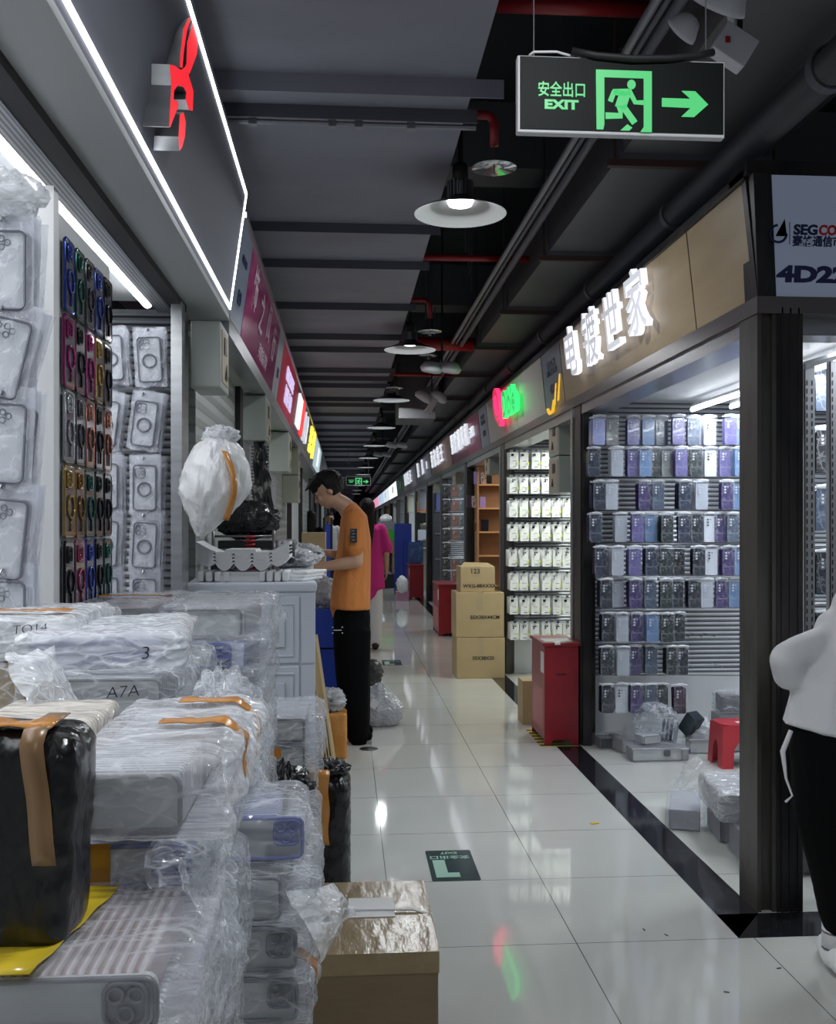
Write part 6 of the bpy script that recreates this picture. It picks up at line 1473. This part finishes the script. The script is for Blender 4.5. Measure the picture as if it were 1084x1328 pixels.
for dy, x0 in ((-.09, 464), (.09, 466)):
    q = MB(); c = m(x0, 962, dy); c.z = .0
    limb(q, [c + Vector((.055, 0, .045)), c + Vector((-.02, 0, .045)), c + Vector((-.11, 0, .035)), c + Vector((-.155, 0, .028))], [.038, .040, .030, .020], [.040, .042, .042, .032]); remesh(loc_(q).build('shoe', BLACKCL, t, True), .007, 3)
    q = MB(); c2 = c - base; q.prism([(.085, -.035), (.09, .03), (.0, .042), (-.10, .045), (-.17, .02), (-.17, -.02), (-.10, -.045), (.0, -.042)][::-1], .0, .022, lambda u, v, d: Vector((c2.x + u, c2.y + v, d))); q.build('shoe_sole', mat('grey_sole', (.25, .25, .25), .6) if 'grey_sole' not in bpy.data.materials else bpy.data.materials['grey_sole'], t)
c = m(458, 694, -.272) - base; q = MB(); 
q = MB().cbox((c.x, c.y, c.z), (.042, .004, .085)); q.build('sleeve_patch', INK, t)
q = MB()
for k in range(4): q.cbox((c.x - .004 + .004*(k % 2), c.y - .003, c.z + .030 - k*.019), (.02, .002, .006))
q.build('patch_print', mat('grey_print', (.2, .2, .2), .6), t)
c = m(438, 813, -.19) - base; q = MB().cbox((c.x, c.y, c.z), (.05, .003, .004))
for sx_, sz_ in ((-1, 1), (1, 1), (-1, -1), (1, -1)): q.cbox((c.x + sx_*.03, c.y, c.z + sz_*.018), (.008, .003, .006))
q.build('trouser_print', PAPER, t)
o = crumple(.035, 3, .4, 3, 24, (1.4, .8, .4)).build('small_bag', SILV, None, True, m(398, 733, -.10)); tag(o, 'small silver bag held in the hands of the person in orange', 'plastic bag')

# ---- person in magenta, walking away
def simple_person(label, X, D, hgt, shirt_m, pants_m, hem=.43, facing=1, long_hair=True, arm_out=True, px=None):
    Y = WY(D, X); t = thing('person', label, 'person', (X, Y, 0)); k = hgt/1.66
    b = MB(); Pp, Rr = head_mesh(b, (0, 0, 1.545*k), (0, facing, 0), (0, 0, 1), k)
    limb(b, [(0, 0, 1.46*k), (0, 0, 1.33*k)], [.05*k, .07*k]); limb(b, [(0, 0, 1.33*k), (0, 0, 1.1*k), (0, 0, .9*k)], [.14*k, .12*k, .14*k], [.09*k, .09*k, .1*k], ref=(1, 0, 0))
    for sg in (-1, 1):
        limb(b, [(sg*.17*k, 0, 1.32*k), (sg*.21*k, -.01, 1.08*k), (sg*.215*k, -.02 + .04*facing, .88*k)], [.045*k, .036*k, .022*k]); hand(b, (sg*.215*k, .02*facing, .88*k), (0, .15*facing, -1), (sg, 0, 0), (0, facing, 0), .9*k, .4)
        limb(b, [(sg*.08*k, 0, .88*k), (sg*.09*k, 0, .48*k), (sg*.09*k, -.01, .07*k)], [.08*k, .055*k, .035*k])
    remesh(b.build('body', SKIN, t, True), .011, 3)
    s = MB(); limb(s, [(0, 0, 1.38*k), (0, 0, 1.33*k), (0, 0, 1.1*k), (0, 0, hem*hgt)], [.09*k, .175*k, .175*k, .20*k], [.07*k, .10*k, .13*k, .15*k], ref=(1, 0, 0))
    for sg in (-1, 1): limb(s, [(sg*.15*k, 0, 1.33*k), (sg*.215*k, 0, 1.12*k)], [.065*k, .07*k])
    remesh(s.build('t_shirt', shirt_m, t, True), .013, 4)
    p = MB()
    for sg in (-1, 1): limb(p, [(sg*.08*k, 0, .9*k), (sg*.09*k, 0, .5*k), (sg*.095*k, 0, .08*k)], [.10*k, .085*k, .07*k])
    remesh(p.build('trousers', pants_m, t, True), .014, 3)
    hq = hair_cap(lambda x, y, z: Pp(x, y, z), Rr, k, 5, 0, .05)
    if long_hair: limb(hq, [(0, -.05*facing, 1.60*k), (0, -.10*facing, 1.40*k), (0, -.155*facing, 1.12*k)], [.08*k, .085*k, .05*k], [.05*k, .04*k, .02*k], ref=(1, 0, 0))
    remesh(hq.build('hair', HAIR, t, True), .010, 1)
    for sg in (-1, 1):
        q = MB(); limb(q, [(sg*.09*k, -.05*facing, .04), (sg*.09*k, .12*facing, .03)], [.04, .032]); q.build('shoe', BLACK, t, True)
    return t
simple_person('person in a magenta t-shirt with long black hair, walking away beyond the person in orange', WX(476, 11.0), 11.0, 1.66, MAGENTA, WHITECL, .40)
simple_person('person in white far down the left side, small behind the blue trolley', WX(428, 21), 21, 1.62, WHITECL, BLACKCL, .5, -1, False)
simple_person('person in dark clothes far down the left side, beside a doorway', WX(403, 16.5), 16.5, 1.60, BLACKCL, BLACKCL, .5, 1, True)

# ---- person in white shirt at the right edge, bending forward, seen from behind
t = thing('person', 'person in a white shirt and loose black trousers at the right edge, elbow out', 'person', (1.50, 2.98, 0)); base = t.location.copy()
def w3(x, y, z): return Vector((x + (.035 if z > .25 else .01), y, z - .07*max(0, min(1, (z - .80)/.28))))
b = MB(); Pp, Rr = head_mesh(b, w3(1.80, 3.14, 1.30), (.55, .75, -.40), (.45, .25, .85), .98)
limb(b, [w3(1.75, 3.11, 1.25), w3(1.66, 3.07, 1.15)], [.048, .048]); limb(b, [w3(1.62, 3.05, 1.12), w3(1.54, 3.0, .95), w3(1.49, 2.98, .80)], [.10, .10, .12], [.07, .08, .10], ref=(1, 0, 0))
limb(b, [w3(1.50, 3.02, 1.06), w3(1.38, 3.0, 1.03), w3(1.31, 2.98, 1.015)], [.040, .032, .026]); limb(b, [w3(1.31, 2.98, 1.015), w3(1.39, 3.08, .95), w3(1.48, 3.20, .93)], [.026, .026, .022])
hand(b, w3(1.48, 3.20, .93), (1, .5, -.1), (0, .3, 1), (0, 1, 0), .9, .5)
limb(b, [w3(1.78, 3.06, 1.08), w3(1.90, 3.12, .88), w3(1.86, 3.28, .78)], [.046, .038, .024]); hand(b, w3(1.86, 3.28, .78), (-.3, 1, -.2), (1, 0, .3), (0, .3, 1), .9, .5)
limb(b, [w3(1.46, 2.97, .78), w3(1.48, 2.96, .45), w3(1.515, 2.97, .09)], [.09, .055, .036]); limb(b, [w3(1.58, 3.0, .78), w3(1.62, 3.05, .45), w3(1.64, 3.08, .09)], [.09, .055, .036])
remesh(loc_(b).build('body', SKIN, t, True), .0075, 3)
remesh(loc_(hair_cap(Pp, Rr, 1, 8, 0, .06)).build('hair', HAIR, t, True), .008, 1)
s = MB()
limb(s, [w3(1.64, 3.07, 1.17), w3(1.60, 3.05, 1.10), w3(1.555, 3.01, .98), w3(1.52, 2.98, .86), w3(1.515, 2.98, .77), w3(1.51, 2.98, .735)], [.09, .145, .155, .172, .190, .195], [.09, .12, .13, .14, .15, .155], ref=(1, 0, 0))
limb(s, [w3(1.60, 3.05, 1.17), w3(1.66, 3.07, 1.21)], [.10, .10]); limb(s, [w3(1.73, 3.10, 1.245), w3(1.62, 3.06, 1.15)], [.068, .085])
limb(s, [w3(1.54, 3.03, 1.08), w3(1.44, 3.01, 1.06), w3(1.36, 2.98, 1.04), w3(1.305, 2.96, 1.02)], [.070, .056, .050, .046], [.075, .062, .056, .050]); limb(s, [w3(1.305, 2.96, 1.02), w3(1.33, 2.98, .955), w3(1.40, 3.06, .945), w3(1.46, 3.16, .93)], [.044, .050, .050, .034])
limb(s, [w3(1.74, 3.06, 1.10), w3(1.88, 3.10, .90), w3(1.865, 3.24, .80)], [.08, .062, .045])
remesh(loc_(s).build('shirt', WHITECL, t, True), .009, 4)
p = MB()
limb(p, [w3(1.51, 2.98, .80), w3(1.51, 2.98, .68)], [.165, .175], [.13, .135], ref=(1, 0, 0))
limb(p, [w3(1.45, 2.97, .74), w3(1.455, 2.95, .50), w3(1.485, 2.95, .30), w3(1.51, 2.96, .165)], [.115, .115, .092, .062], [.12, .12, .095, .07], ref=(1, 0, 0)); limb(p, [w3(1.58, 3.0, .74), w3(1.61, 3.03, .48), w3(1.635, 3.06, .28), w3(1.64, 3.08, .16)], [.12, .115, .09, .062], ref=(1, 0, 0))
remesh(loc_(p).build('trousers', BLACKCL, t, True), .010, 4)
for (x, y) in ((1.50, 2.97), (1.645, 3.08)):
    q = MB(); limb(q, [w3(x, y, .20), w3(x, y, .07)], [.042, .042]); loc_(q).build('sock', striped('white_striped_sock', (.75, .75, .75), (.15, .15, .17), 1/.05, 2, .8, 0, .85, .9), t, True)
    q = MB(); limb(q, [w3(x - .005, y - .06, .050), w3(x, y, .052), w3(x + .03, y + .10, .036), w3(x + .045, y + .15, .030)], [.042, .046, .042, .03], [.046, .048, .034, .026]); q.v = [(v[0], v[1], max(.002, v[2])) for v in q.v]; remesh(loc_(q).build('shoe', WHITEP, t, True), .008, 3)
MB().tube([Vector((1.335, 2.90, .76)) - base, Vector((1.305, 2.89, .70)) - base, Vector((1.315, 2.89, .62)) - base, Vector((1.33, 2.88, .57)) - base, Vector((1.305, 2.87, .555)) - base], [.007, .008, .004, .003, .004], 8).build('drawstring', WHITECL, t, True)
